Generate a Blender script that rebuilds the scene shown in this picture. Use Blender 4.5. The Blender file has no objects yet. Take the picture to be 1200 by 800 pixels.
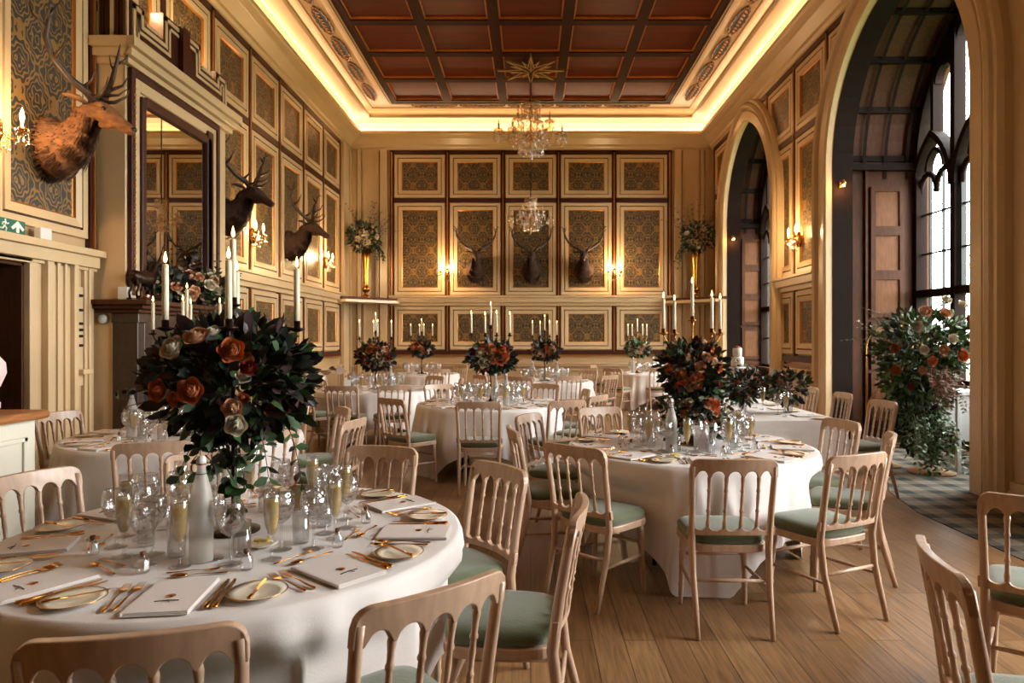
import bpy, bmesh, math, random
from mathutils import Vector, Matrix
PI = math.pi
C = bpy.context.scene.collection
R = random.Random(7)

# ------------------------------------------------------------------ materials
def _n(nt, t, **kw):
    n = nt.nodes.new(t)
    for k, v in kw.items(): setattr(n, k, v)
    return n
def lin(c):
    f = lambda v: v/12.92 if v <= .04045 else ((v+.055)/1.055)**2.4
    return tuple(f(x/255) for x in c)
def newmat(name):
    m = bpy.data.materials.new(name); m.use_nodes = True
    return m, m.node_tree, m.node_tree.nodes['Principled BSDF']
def mathn(nt, op, a, b=None, c=None):
    n = _n(nt, 'ShaderNodeMath', operation=op)
    for i, v in enumerate((a, b, c)):
        if v is None: continue
        if isinstance(v, (int, float)): n.inputs[i].default_value = v
        else: nt.links.new(v, n.inputs[i])
    return n.outputs[0]
def mixc(nt, f, a, b):
    n = _n(nt, 'ShaderNodeMix', data_type='RGBA')
    if isinstance(f, (int, float)): n.inputs[0].default_value = f
    else: nt.links.new(f, n.inputs[0])
    for i, v in ((6, a), (7, b)):
        if isinstance(v, tuple): n.inputs[i].default_value = (*v, 1)
        else: nt.links.new(v, n.inputs[i])
    return n.outputs[2]
def mat(name, col, rough=.5, metal=0, var=0, vs=8, bump=0, bs=60, spec=.5, coat=0, sheen=0, stretch=None):
    m, nt, p = newmat(name)
    c = lin(col)
    p.inputs['Base Color'].default_value = (*c, 1)
    p.inputs['Roughness'].default_value = rough
    p.inputs['Metallic'].default_value = metal
    p.inputs['Specular IOR Level'].default_value = spec
    p.inputs['Coat Weight'].default_value = coat
    p.inputs['Sheen Weight'].default_value = sheen
    if var or bump:
        tc = _n(nt, 'ShaderNodeTexCoord')
        mp = _n(nt, 'ShaderNodeMapping')
        if stretch: mp.inputs['Scale'].default_value = stretch
        nt.links.new(tc.outputs['Object'], mp.inputs[0])
    if var:
        no = _n(nt, 'ShaderNodeTexNoise'); no.inputs['Scale'].default_value = vs; no.inputs['Detail'].default_value = 5
        nt.links.new(mp.outputs[0], no.inputs['Vector'])
        cr = mathn(nt, 'MULTIPLY_ADD', no.outputs['Fac'], 2.2, -.6)
        cl = _n(nt, 'ShaderNodeClamp'); nt.links.new(cr, cl.inputs[0])
        o = mixc(nt, cl.outputs[0], tuple(x*(1-var) for x in c), tuple(min(1, x*(1+var)) for x in c))
        nt.links.new(o, p.inputs['Base Color'])
    if bump:
        nb = _n(nt, 'ShaderNodeTexNoise'); nb.inputs['Scale'].default_value = bs; nb.inputs['Detail'].default_value = 3
        nt.links.new(mp.outputs[0], nb.inputs['Vector'])
        b = _n(nt, 'ShaderNodeBump'); b.inputs['Strength'].default_value = bump; b.inputs['Distance'].default_value = .01
        nt.links.new(nb.outputs['Fac'], b.inputs['Height']); nt.links.new(b.outputs[0], p.inputs['Normal'])
    return m
def emis(name, col, s, sample=False):
    m, nt, p = newmat(name)
    p.inputs['Base Color'].default_value = (*lin(col), 1)
    p.inputs['Emission Color'].default_value = (*lin(col), 1)
    p.inputs['Emission Strength'].default_value = s
    if not sample: m.cycles.emission_sampling = 'NONE'
    return m
def glassmat(name, tint=(255, 255, 255), facets=0, fs=60, base=.06, rough=.03):
    """thin clear glass: transparent with a fresnel-weighted gloss"""
    m, nt, p = newmat(name); nt.nodes.remove(p)
    out = nt.nodes['Material Output']
    tr = _n(nt, 'ShaderNodeBsdfTransparent'); tr.inputs[0].default_value = (*lin(tint), 1)
    gl = _n(nt, 'ShaderNodeBsdfGlossy'); gl.inputs['Roughness'].default_value = rough
    lw = _n(nt, 'ShaderNodeLayerWeight'); lw.inputs['Blend'].default_value = .45
    f = mathn(nt, 'MULTIPLY_ADD', lw.outputs['Facing'], .55, base)
    if facets:
        tc = _n(nt, 'ShaderNodeTexCoord')
        v = _n(nt, 'ShaderNodeTexVoronoi'); v.inputs['Scale'].default_value = fs
        nt.links.new(tc.outputs['Object'], v.inputs['Vector'])
        b = _n(nt, 'ShaderNodeBump'); b.inputs['Strength'].default_value = facets; b.inputs['Distance'].default_value = .01
        nt.links.new(v.outputs['Distance'], b.inputs['Height'])
        nt.links.new(b.outputs[0], gl.inputs['Normal']); nt.links.new(b.outputs[0], lw.inputs['Normal'])
    mx = _n(nt, 'ShaderNodeMixShader')
    nt.links.new(f, mx.inputs[0]); nt.links.new(tr.outputs[0], mx.inputs[1]); nt.links.new(gl.outputs[0], mx.inputs[2])
    nt.links.new(mx.outputs[0], out.inputs[0])
    return m

def damask():
    m, nt, p = newmat('damask wallpaper')
    g = _n(nt, 'ShaderNodeNewGeometry'); sx = _n(nt, 'ShaderNodeSeparateXYZ')
    nt.links.new(g.outputs['Position'], sx.inputs[0])
    u = mathn(nt, 'ADD', sx.outputs[0], sx.outputs[1]); v = sx.outputs[2]
    A = mathn(nt, 'MULTIPLY', u, 2*PI/.42); B = mathn(nt, 'MULTIPLY', v, 2*PI/.52)
    cA = mathn(nt, 'COSINE', A); cB = mathn(nt, 'COSINE', B)
    f = mathn(nt, 'ABSOLUTE', mathn(nt, 'ADD', cA, cB))
    c3 = mathn(nt, 'MULTIPLY', mathn(nt, 'COSINE', mathn(nt, 'MULTIPLY', A, 4)), mathn(nt, 'COSINE', mathn(nt, 'MULTIPLY', B, 3)))
    no = _n(nt, 'ShaderNodeTexNoise'); no.inputs['Scale'].default_value = 22
    nt.links.new(g.outputs['Position'], no.inputs['Vector'])
    f2 = mathn(nt, 'ADD', mathn(nt, 'ADD', f, mathn(nt, 'MULTIPLY', c3, .26)), mathn(nt, 'MULTIPLY_ADD', no.outputs[0], .4, -.2))
    l1 = mathn(nt, 'COMPARE', f2, .18, .17)
    l2 = mathn(nt, 'COMPARE', f2, .86, .10)
    l3 = mathn(nt, 'COMPARE', f2, 1.45, .09)
    l4 = mathn(nt, 'COMPARE', f2, 1.95, .08)
    s = mathn(nt, 'MAXIMUM', mathn(nt, 'MAXIMUM', l1, l2), mathn(nt, 'MAXIMUM', l3, l4))
    col = mixc(nt, s, lin((38, 40, 34)), lin((136, 100, 50)))
    nt.links.new(col, p.inputs['Base Color'])
    p.inputs['Roughness'].default_value = .42
    nt.links.new(mathn(nt, 'MULTIPLY', s, .25), p.inputs['Metallic'])
    return m
def oakfloor():
    m, nt, p = newmat('oak boards')
    tc = _n(nt, 'ShaderNodeTexCoord'); mp = _n(nt, 'ShaderNodeMapping'); mp.inputs['Rotation'].default_value = (0, 0, PI/2)
    nt.links.new(tc.outputs['Object'], mp.inputs[0])
    br = _n(nt, 'ShaderNodeTexBrick'); br.inputs['Scale'].default_value = 1
    br.inputs['Brick Width'].default_value = 1.7; br.inputs['Row Height'].default_value = .155
    br.inputs['Mortar Size'].default_value = .0025; br.offset = .37
    br.inputs['Color1'].default_value = (*lin((152, 113, 75)), 1); br.inputs['Color2'].default_value = (*lin((122, 86, 53)), 1)
    br.inputs['Mortar'].default_value = (*lin((70, 46, 26)), 1)
    nt.links.new(mp.outputs[0], br.inputs['Vector'])
    m2 = _n(nt, 'ShaderNodeMapping'); m2.inputs['Scale'].default_value = (26, 1.6, 1)
    nt.links.new(tc.outputs['Object'], m2.inputs[0])
    no = _n(nt, 'ShaderNodeTexNoise'); no.inputs['Scale'].default_value = 2.2; no.inputs['Detail'].default_value = 7; no.inputs['Distortion'].default_value = .6
    nt.links.new(m2.outputs[0], no.inputs['Vector'])
    n2 = _n(nt, 'ShaderNodeTexNoise'); n2.inputs['Scale'].default_value = 1.3; n2.inputs['Detail'].default_value = 3
    nt.links.new(tc.outputs['Object'], n2.inputs['Vector'])
    g = mathn(nt, 'MULTIPLY_ADD', no.outputs[0], 1.7, .12)
    g2 = mathn(nt, 'MULTIPLY', g, mathn(nt, 'MULTIPLY_ADD', n2.outputs[0], .5, .75))
    hs = _n(nt, 'ShaderNodeHueSaturation'); nt.links.new(br.outputs['Color'], hs.inputs['Color']); nt.links.new(g2, hs.inputs['Value'])
    nt.links.new(hs.outputs[0], p.inputs['Base Color'])
    nt.links.new(mathn(nt, 'MULTIPLY_ADD', no.outputs[0], .2, .28), p.inputs['Roughness'])
    b = _n(nt, 'ShaderNodeBump'); b.inputs['Strength'].default_value = .25; b.inputs['Distance'].default_value = .004
    nt.links.new(no.outputs[0], b.inputs['Height']); nt.links.new(b.outputs[0], p.inputs['Normal'])
    return m
def tartan():
    m, nt, p = newmat('tartan carpet')
    g = _n(nt, 'ShaderNodeTexCoord'); sx = _n(nt, 'ShaderNodeSeparateXYZ')
    nt.links.new(g.outputs['Object'], sx.inputs[0])
    def st(o, per, ph, w):
        fr = mathn(nt, 'FRACT', mathn(nt, 'MULTIPLY_ADD', o, 1/per, ph))
        return mathn(nt, 'LESS_THAN', fr, w)
    a = mathn(nt, 'MULTIPLY', mathn(nt, 'ADD', st(sx.outputs[0], .30, 0, .45), st(sx.outputs[1], .30, 0, .45)), .5)
    b = mathn(nt, 'MULTIPLY', mathn(nt, 'ADD', st(sx.outputs[0], .30, .3, .08), st(sx.outputs[1], .30, .3, .08)), .5)
    c1 = mixc(nt, a, lin((150, 140, 122)), lin((50, 52, 48)))
    c2 = mixc(nt, b, c1, lin((150, 120, 92)))
    no = _n(nt, 'ShaderNodeTexNoise'); no.inputs['Scale'].default_value = 250
    nt.links.new(g.outputs['Object'], no.inputs['Vector'])
    c3 = mixc(nt, mathn(nt, 'MULTIPLY', no.outputs[0], .5), c2, lin((30, 32, 30)))
    nt.links.new(c3, p.inputs['Base Color']); p.inputs['Roughness'].default_value = .95
    return m

CREAM = mat('cream gloss paint', (202, 170, 128), .3, var=.05, vs=2, bump=.05, bs=18)
CREAMD = mat('cream wall plaster', (186, 152, 110), .4, var=.05, vs=2)
MAROON = mat('maroon brown moulding', (60, 24, 13), .4, spec=.3)
GILT = mat('gilt line', (176, 112, 48), .3, metal=.6)
DAMASK = damask(); OAKF = oakfloor(); TARTAN = tartan()
MAHOG = mat('mahogany ceiling boards', (92, 30, 9), .4, spec=.2, var=.35, vs=1.2, stretch=(1, 6, 1))
MAHOGD = mat('dark mahogany beams', (50, 17, 7), .5, spec=.1, var=.2, vs=4)
WOODD = mat('dark oak panelling', (74, 42, 22), .55, spec=.15, var=.3, vs=5, stretch=(6, 6, 1))
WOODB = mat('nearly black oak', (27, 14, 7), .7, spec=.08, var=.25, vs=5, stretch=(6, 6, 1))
WOODP = mat('panel oak', (110, 68, 38), .55, spec=.2, var=.25, vs=7, stretch=(5, 5, 1))
MIRROR = mat('mirror silver', (228, 222, 210), .01, metal=1)
LED = emis('warm light strip', (255, 226, 186), 24, True)
LED2 = emis('dimmer warm light strip', (255, 222, 178), 9, True)
CHAIRW = mat('limed beech', (190, 154, 126), .38, var=.16, vs=6, stretch=(6, 6, 1), coat=.15)
CUSH = mat('sage green velvet', (88, 92, 58), .8, var=.15, vs=9, bump=.3, bs=200, sheen=.4)
CLOTH = mat('white table linen', (232, 220, 212), .75, bump=.06, bs=160, sheen=.15)
NAPK = mat('pale blush napkin linen', (232, 218, 210), .8, bump=.1, bs=250)
GOLD = mat('polished gold cutlery', (214, 150, 72), .2, metal=1)
CHINA = mat('ivory china', (230, 218, 196), .3)
WAX = mat('ivory wax', (238, 222, 190), .45)
FLAME = emis('candle flame', (255, 196, 110), 14)
BRONZE = mat('dark bronze metal', (52, 36, 26), .35, metal=.8)
BRASS = mat('aged brass', (176, 120, 54), .25, metal=1)
LEAFS = [mat('dark leaf', (20, 28, 16), .5), mat('green leaf', (48, 72, 32), .5), mat('burgundy leaf', (46, 20, 19), .5),
         mat('grey green eucalyptus leaf', (124, 142, 110), .55), mat('fresh leaf', (82, 118, 56), .5), mat('dried brown seed head', (128, 96, 76), .8)]
ROSEO = mat('burnt orange petals', (206, 112, 62), .6, var=.15, vs=40)
ROSEP = mat('peach petals', (222, 164, 124), .6, var=.1, vs=40)
ROSEW = mat('cream petals', (232, 214, 184), .6, var=.08, vs=40)
ROSER = mat('rust red petals', (140, 46, 30), .6, var=.15, vs=40)
GLASS = glassmat('clear glass', base=.07)
CUT = glassmat('cut crystal', facets=.35, fs=55, base=.10)
CRYS = glassmat('chandelier crystal', (255, 236, 205), facets=1, fs=40, base=.22, rough=.04)
CHAMP = glassmat('champagne', (226, 192, 112), base=.05, rough=.1)
FROST = mat('frosted water bottle', (206, 196, 184), .3)
FROST.node_tree.nodes['Principled BSDF'].inputs['Alpha'].default_value = .5
BULB = emis('warm lamp bulb', (255, 212, 140), 34)
RED = mat('red rubber seal', (140, 30, 24), .5)
BLACKM = mat('black metal', (22, 20, 18), .4, metal=.5)
WHITEP = mat('white painted wood', (214, 212, 206), .4)
CORK = mat('cork stopper', (110, 66, 40), .8)
PAPER = mat('white card', (232, 226, 218), .8)
BUTTER = mat('butter', (234, 202, 120), .5)
KRAFT = mat('kraft brown card', (168, 128, 88), .8)
FUR = mat('deer fur', (128, 84, 50), .9, var=.45, vs=14, bump=.8, bs=90, stretch=(1, 1, 2))
FURD = mat('dark deer fur', (62, 36, 20), .85, var=.4, vs=14, bump=.8, bs=90)
ANTLER = mat('dark antler', (58, 38, 24), .5, var=.4, vs=20)
NOSE = mat('black nose', (16, 12, 10), .3)
MARB = mat('brown veined marble', (52, 35, 24), .3, var=.5, vs=40)
MARBD = mat('dark marble', (30, 22, 18), .3, var=.4, vs=12)
BLUE = mat('blue grey enamel', (70, 96, 116), .8)
PALEG = mat('pale gilt outline', (222, 178, 116), .4)
VOIDBLACK = mat('black void', (8, 7, 6), .9)  # one flat near-black for the doorway, firebox and rack slots
ICING = mat('white icing', (232, 222, 208), .55)

# ------------------------------------------------------------------ mesh builder
class MB:
    def __init__(s): s.v = []; s.f = []; s.m = []; s.s = []
    def add(s, vs, fs, m=0, smooth=False):
        o = len(s.v); s.v += [tuple(v) for v in vs]
        for f in fs: s.f.append([i+o for i in f]); s.m.append(m); s.s.append(smooth)
        return s
    def box(s, x0, x1, y0, y1, z0, z1, m=0):
        v = [(x, y, z) for z in (z0, z1) for y in (y0, y1) for x in (x0, x1)]
        return s.add(v, [(0, 2, 3, 1), (4, 5, 7, 6), (0, 1, 5, 4), (2, 6, 7, 3), (0, 4, 6, 2), (1, 3, 7, 5)], m)
    def lathe(s, prof, n=20, m=0, c=(0, 0, 0), fn=None, smooth=True, caps=True):
        vs = []; k = len(prof)
        for i in range(n):
            a = 2*PI*i/n
            for j, (r, z) in enumerate(prof):
                rr = r*(fn(a, j/(k-1)) if fn else 1)
                vs.append((c[0]+rr*math.cos(a), c[1]+rr*math.sin(a), c[2]+z))
        fs = []
        for i in range(n):
            i2 = (i+1) % n
            for j in range(k-1): fs.append((i*k+j, i2*k+j, i2*k+j+1, i*k+j+1))
        if caps:
            if prof[0][0] > 1e-4: fs.append([i*k for i in range(n)][::-1])
            if prof[-1][0] > 1e-4: fs.append([i*k+k-1 for i in range(n)])
        return s.add(vs, fs, m, smooth)
    def tube(s, pts, rad, n=8, m=0, smooth=True, flat=1.0):
        pts = [Vector(p) for p in pts]; k = len(pts)
        if isinstance(rad, (int, float)): rad = [rad]*k
        up = Vector((0, 0, 1)); vs = []; prev = None
        for i, p in enumerate(pts):
            t = (pts[min(i+1, k-1)]-pts[max(i-1, 0)]).normalized()
            if prev is None:
                a = up if abs(t.dot(up)) < .9 else Vector((1, 0, 0))
                u = t.cross(a).normalized()
            else:
                u = (prev-t*prev.dot(t)).normalized()
            w = t.cross(u); prev = u
            for j in range(n):
                a = 2*PI*j/n
                vs.append(p+(u*math.cos(a)+w*math.sin(a)*flat)*rad[i])
        fs = []
        for i in range(k-1):
            for j in range(n):
                j2 = (j+1) % n
                fs.append((i*n+j, i*n+j2, (i+1)*n+j2, (i+1)*n+j))
        fs.append(list(range(n))[::-1]); fs.append([(k-1)*n+j for j in range(n)])
        return s.add(vs, fs, m, smooth)
    def loft(s, secs, m=0, smooth=True):
        """secs: lists of same length rings"""
        n = len(secs[0]); vs = [p for r in secs for p in r]; fs = []
        for i in range(len(secs)-1):
            for j in range(n):
                j2 = (j+1) % n
                fs.append((i*n+j, i*n+j2, (i+1)*n+j2, (i+1)*n+j))
        fs.append(list(range(n))[::-1]); fs.append([(len(secs)-1)*n+j for j in range(n)])
        return s.add(vs, fs, m, smooth)
    def prism(s, poly, axis, a, b, m=0):
        """poly: 2D points; axis 'x': (y,z) extruded a..b on x; 'y': (x,z); 'z': (x,y)"""
        n = len(poly)
        P = {'x': lambda p, t: (t, p[0], p[1]), 'y': lambda p, t: (p[0], t, p[1]), 'z': lambda p, t: (p[0], p[1], t)}[axis]
        vs = [P(p, a) for p in poly]+[P(p, b) for p in poly]
        fs = [(i, (i+1) % n, n+(i+1) % n, n+i) for i in range(n)]+[list(range(n))[::-1], [n+i for i in range(n)]]
        return s.add(vs, fs, m)
    def ball(s, c, r, m=0, n=10, sc=(1, 1, 1)):
        k = n//2+1
        prof = [(r*math.sin(PI*j/k), -r*math.cos(PI*j/k)) for j in range(k+1)]
        vs = []; 
        t = MB().lathe(prof, n, 0, (0, 0, 0), caps=False)
        return s.add([(c[0]+x*sc[0], c[1]+y*sc[1], c[2]+z*sc[2]) for x, y, z in t.v], t.f, m, True)
    def put(s, other, M, m=None):
        o = len(s.v); s.v += [tuple(M @ Vector(v)) for v in other.v]
        for f, mm, sm in zip(other.f, other.m, other.s): s.f.append([i+o for i in f]); s.m.append(mm if m is None else m); s.s.append(sm)
        return s
    def build(s, name, mats, parent=None, loc=(0, 0, 0), rz=0, bevel=0, sub=0, fix=True):
        me = bpy.data.meshes.new(name); me.from_pydata(s.v, [], s.f); 
        for m in (mats if isinstance(mats, (list, tuple)) else [mats]): me.materials.append(m)
        me.polygons.foreach_set('material_index', s.m); me.polygons.foreach_set('use_smooth', s.s)
        if fix:
            bm = bmesh.new(); bm.from_mesh(me); bmesh.ops.recalc_face_normals(bm, faces=bm.faces); bm.to_mesh(me); bm.free()
        me.update()
        o = bpy.data.objects.new(name, me); C.objects.link(o); o.location = loc; o.rotation_euler = (0, 0, rz)
        if parent: o.parent = parent
        if bevel:
            b = o.modifiers.new('b', 'BEVEL'); b.width = bevel; b.segments = 2; b.limit_method = 'ANGLE'; b.angle_limit = .6
        if sub:
            b = o.modifiers.new('s', 'SUBSURF'); b.levels = sub; b.render_levels = sub
        return o
def T(x=0, y=0, z=0, rz=0, rx=0, ry=0, s=1):
    return Matrix.Translation((x, y, z)) @ Matrix.Rotation(rz, 4, 'Z') @ Matrix.Rotation(ry, 4, 'Y') @ Matrix.Rotation(rx, 4, 'X') @ Matrix.Scale(s, 4)
def thing(name, label, cat, loc=(0, 0, 0), rz=0, group=None):
    o = bpy.data.objects.new(name, None); C.objects.link(o); o.location = loc; o.rotation_euler = (0, 0, rz); o.empty_display_size = .05
    return tag(o, label, cat, group)
def tag(o, label, cat, group=None):
    o['label'] = label; o['category'] = cat
    if group: o['group'] = group
    return o
def struct(o): o['kind'] = 'structure'; return o
KIDS = {}
def kids(o):
    if o.name not in KIDS: KIDS[o.name] = [c for c in bpy.data.objects if c.parent == o]
    return KIDS[o.name]
def dup(root, loc, rz=0, label=None, group=None, scale=1, rot=None):
    r = root.copy(); C.objects.link(r); r.location = loc; r.rotation_euler = rot or (0, 0, rz); r.scale = (scale,)*3
    if label: r['label'] = label
    if group: r['group'] = group
    elif 'group' in r and group == '': del r['group']
    for ch in kids(root):
        c = ch.copy(); C.objects.link(c); c.parent = r
        for g in kids(ch):
            d = g.copy(); C.objects.link(d); d.parent = c
    return r
class Proto:
    """first use moves the built thing, later uses copy it"""
    def __init__(s, o): s.o = o; s.used = False
    def place(s, loc, rz, label, group=None, rot=None, scale=1):
        if s.used: return dup(s.o, loc, rz, label, group, scale, rot)
        s.used = True; kids(s.o)
        for k in kids(s.o): kids(k)
        s.o.location = loc; s.o.rotation_euler = rot or (0, 0, rz); s.o.scale = (scale,)*3; s.o['label'] = label
        if group: s.o['group'] = group
        return s.o

# ------------------------------------------------------------------ camera, world
HW, YB, YR, H = 4.4, 16.5, -3.0, 1.5
cam = bpy.data.cameras.new('camera'); co = bpy.data.objects.new('camera', cam); C.objects.link(co)
co.location = (0, 0, H); co.rotation_euler = (PI/2, 0, 0)
cam.sensor_width = 36; cam.lens = 24; cam.shift_x = -22/1200; cam.shift_y = -3/1200
cam.clip_start = .02; cam.dof.use_dof = True; cam.dof.focus_distance = 3.2; cam.dof.aperture_fstop = 5.6
bpy.context.scene.camera = co
sc = bpy.context.scene
sc.view_settings.view_transform = 'Standard'; sc.view_settings.look = 'None'; sc.view_settings.gamma = 1; sc.view_settings.exposure = .18
sc.view_settings.use_curve_mapping = False
sc.cycles.use_denoising = True
sc.cycles.max_bounces = 10; sc.cycles.transparent_max_bounces = 32; sc.cycles.diffuse_bounces = 2; sc.cycles.glossy_bounces = 4
sc.cycles.caustics_reflective = False; sc.cycles.caustics_refractive = False; sc.cycles.sample_clamp_indirect = 4
w = bpy.data.worlds.new('sky'); sc.world = w; w.use_nodes = True
nt = w.node_tree; bg = nt.nodes['Background']
tc = _n(nt, 'ShaderNodeTexCoord'); no = _n(nt, 'ShaderNodeTexNoise'); no.inputs['Scale'].default_value = 2.5
nt.links.new(tc.outputs['Generated'], no.inputs['Vector'])
nt.links.new(mixc(nt, no.outputs[0], lin((228, 232, 236)), lin((255, 251, 244))), bg.inputs[0])
bg.inputs[1].default_value = SKY = 30.0

# ------------------------------------------------------------------ the room shell
struct(MB().box(-HW-.3, HW+.3, YR-.3, YB+.3, -.1, 0).build('floor', OAKF))

def panel(mb, P, u0, u1, v0, v1, fw=.14):
    """framed damask panel; P(u,v,d) -> point, d = out of the wall.  slots: 0 cream 1 maroon 2 gilt 3 damask"""
    def ring(a, b, da, db, m):
        (p0, p1, q0, q1), (r0, r1, s0, s1) = a, b
        A = [P(p0, q0, da), P(p1, q0, da), P(p1, q1, da), P(p0, q1, da)]
        B = [P(r0, s0, db), P(r1, s0, db), P(r1, s1, db), P(r0, s1, db)]
        mb.add(A+B, [(i, (i+1) % 4, 4+(i+1) % 4, 4+i) for i in range(4)], m)
    def rc(d): return (u0+d, u1-d, v0+d, v1-d)
    e = fw
    seq = [(.0, .000, 2), (.005, .045, 0), (e*.55, .045, 0), (e*.58, .028, 1), (e*.66, .028, 1), (e*.70, .05, 0), (e*1.25, .04, 0), (e*1.32, .02, 2), (e*1.38, .012, 2)]
    for (a, da, _), (b, db, m) in zip(seq, seq[1:]): ring(rc(a), rc(b), da, db, m)
    q = rc(e*1.38)
    mb.add([P(q[0], q[2], .012), P(q[1], q[2], .012), P(q[1], q[3], .012), P(q[0], q[3], .012)], [(0, 1, 2, 3)], 3)
SLOTS = [CREAM, MAROON, GILT, DAMASK, CREAMD]
ROWS = [(1.25, 2.28), (2.56, 4.78), (4.90, 5.94)]
def panelgrid(mb, P, cols, rows=ROWS):
    """cols: trim centre lines"""
    t = .05
    c0, c1 = cols[0], cols[-1]
    def slab(a, b, z0, z1, d, m): 
        vs = [P(u, z, dd) for dd in (0, d) for z in (z0, z1) for u in (a, b)]
        mb.add(vs, [(0, 2, 3, 1), (4, 5, 7, 6), (0, 1, 5, 4), (2, 6, 7, 3), (0, 4, 6, 2), (1, 3, 7, 5)], m)
    slab(c0-t, c1+t, 1.12, 1.23, .05, 1); slab(c0-t, c1+t, 4.79, 4.89, .05, 1); slab(c0-t, c1+t, 5.95, 6.05, .05, 1)
    slab(c0-t, c1+t, 1.09, 1.12, .07, 2)
    slab(c0-t, c1+t, 2.30, 2.38, .08, 0); slab(c0-t, c1+t, 2.38, 2.50, .14, 0); slab(c0-t, c1+t, 2.50, 2.54, .18, 0)
    for c in cols:
        slab(c-t, c+t, 1.2, 2.3, .05, 1); slab(c-t, c+t, 2.54, 6.05, .05, 1)
        slab(c-.012, c+.012, 1.2, 2.3, .06, 2); slab(c-.012, c+.012, 2.54, 6.0, .06, 2)
    for a, b in zip(cols, cols[1:]):
        for z0, z1 in rows: panel(mb, P, a+t+.01, b-t-.01, z0, z1)
def wainscot(mb, P, a, b):
    def slab(u0, u1, z0, z1, d, m): 
        vs = [P(u, z, dd) for dd in (0, d) for z in (z0, z1) for u in (u0, u1)]
        mb.add(vs, [(0, 2, 3, 1), (4, 5, 7, 6), (0, 1, 5, 4), (2, 6, 7, 3), (0, 4, 6, 2), (1, 3, 7, 5)], m)
    slab(a, b, .84, .90, .06, 0); slab(a, b, .90, .92, .09, 0)
    n = max(1, round((b-a)/1.25)); w = (b-a)/n
    for i in range(n):
        u0, u1 = a+i*w+.1, a+(i+1)*w-.1
        slab(u0, u1, .30, .33, .025, 0); slab(u0, u1, .74, .77, .025, 0)
        slab(u0, u0+.03, .3, .77, .025, 0); slab(u1-.03, u1, .3, .77, .025, 0)
# back wall
Pb = lambda u, z, d: (u, YB-d, z)
struct(MB().box(-HW-.3, HW+.3, YB, YB+.3, 0, 7.4).build('wall_back', CREAMD))
mb = MB()
cols = [-3.35, -2.01, -.67, .67, 2.01, 3.35]
panelgrid(mb, Pb, cols); wainscot(mb, Pb, -3.4, 3.4)
for s in (-1, 1):      # pilasters filling the two corners
    for a, b, d in ((3.46, 3.62, .10), (3.66, 4.06, .06), (4.08, 4.16, .12), (4.2, 4.4, .05)):
        mb.box(min(s*a, s*b), max(s*a, s*b), YB-d, YB, 0, 6.05, 0)
    for a, b in ((3.70, 3.73), (3.99, 4.02)): mb.box(min(s*a, s*b), max(s*a, s*b), YB-.085, YB-.06, .95, 5.8, 0)
struct(mb.build('trim_6', SLOTS))
# left wall (with the doorway)
DY0, DY1, DZ = 4.95, 5.93, 2.16
Pl = lambda u, z, d: (-HW+d, u, z)
struct(MB().box(-HW-.3, -HW, YR, DY0, 0, 7.4).box(-HW-.3, -HW, DY1, YB, 0, 7.4).box(-HW-.3, -HW, DY0, DY1, DZ, 7.4).build('wall_left', CREAMD))
mb = MB()
lc = [15.6-1.25*i for i in range(6)]
lc = lc[::-1]
panelgrid(mb, Pl, lc); wainscot(mb, Pl, 9.3, 15.7)
for a, b in ((6.90, 8.03), (8.15, 9.28)): panel(mb, Pl, a, b, *ROWS[2])   # behind the stepped pediment
mb.box(-HW, -HW+.05, 8.04, 8.14, 4.5, 6.05, 1).box(-HW, -HW+.05, 6.84, 9.3, 5.95, 6.05, 1).box(-HW, -HW+.05, 6.84, 9.3, 4.79, 4.89, 1)
for a, b, d in ((15.72, 15.9, .1), (15.95, 16.3, .06), (16.34, 16.45, .1)): mb.box(-HW, -HW+d, a, b, 0, 6.05, 0)
# tall damask panel with wide cream frame by the door, and gilt reeded strip
panel(mb, Pl, 5.55, 6.72, 2.48, 6.0, .14)
mb.box(-HW, -HW+.05, 6.74, 6.84, 2.4, 6.05, 1); mb.box(-HW, -HW+.07, 6.78, 6.80, 2.4, 6.05, 2)
panel(mb, Pl, 3.95, 5.35, 2.52, 6.0, .14); panel(mb, Pl, 2.4, 3.8, 2.52, 6.0, .14); wainscot(mb, Pl, -2.9, 4.7)
mb.box(-HW, -HW+.05, YR, 6.84, 5.98, 6.05, 1)
struct(mb.build('trim_7', SLOTS))
# rear wall behind the camera, unseen; dark colour chosen to cut bounced light
struct(MB().box(-HW-.3, HW+.3, YR-.3, YR, 0, 7.4).build('wall_rear', WOODD))
# right wall with three pointed arches
ARCH = [(8.33, 1.64), (13.8, 1.52), (2.86, 1.64)]
SPR, APX = 4.0, 5.88
def arc(w, rise, o=0, n=14):
    """half profile of a two-centred arch: (lateral, height) from springing to apex, offset o"""
    Rr = (w*w+rise*rise)/(2*w); e = Rr-w; RR = Rr+o; tm = math.acos(max(-1, e/RR))
    return [(-e+RR*math.cos(tm*i/n), RR*math.sin(tm*i/n)) for i in range(n+1)]
def archloop(yc, w, o=0, z0=0, rise=APX-SPR, spr=SPR):
    h = arc(w, rise, o)
    pts = [(yc+w+o, z0)]+[(yc+x, spr+z) for x, z in h]
    pts += [(yc-x, spr+z) for x, z in h[::-1][1:]]+[(yc-w-o, z0)]
    return pts
mb = MB(); TH = .28
y = YR
for yc, w_ in sorted(ARCH):
    mb.box(HW, HW+TH, y, yc-w_, 0, 7.4, 4); y = yc+w_
    L = archloop(yc, w_)[1:-1]
    for (ya, za), (yb, zb) in zip(L, L[1:]):
        vs = [(x, yy, zz) for x in (HW, HW+TH) for yy, zz in ((ya, za), (yb, zb), (yb, 7.4), (ya, 7.4))]
        mb.add(vs, [(0, 1, 2, 3), (4, 7, 6, 5), (0, 4, 5, 1), (2, 6, 7, 3)], 4)
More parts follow.
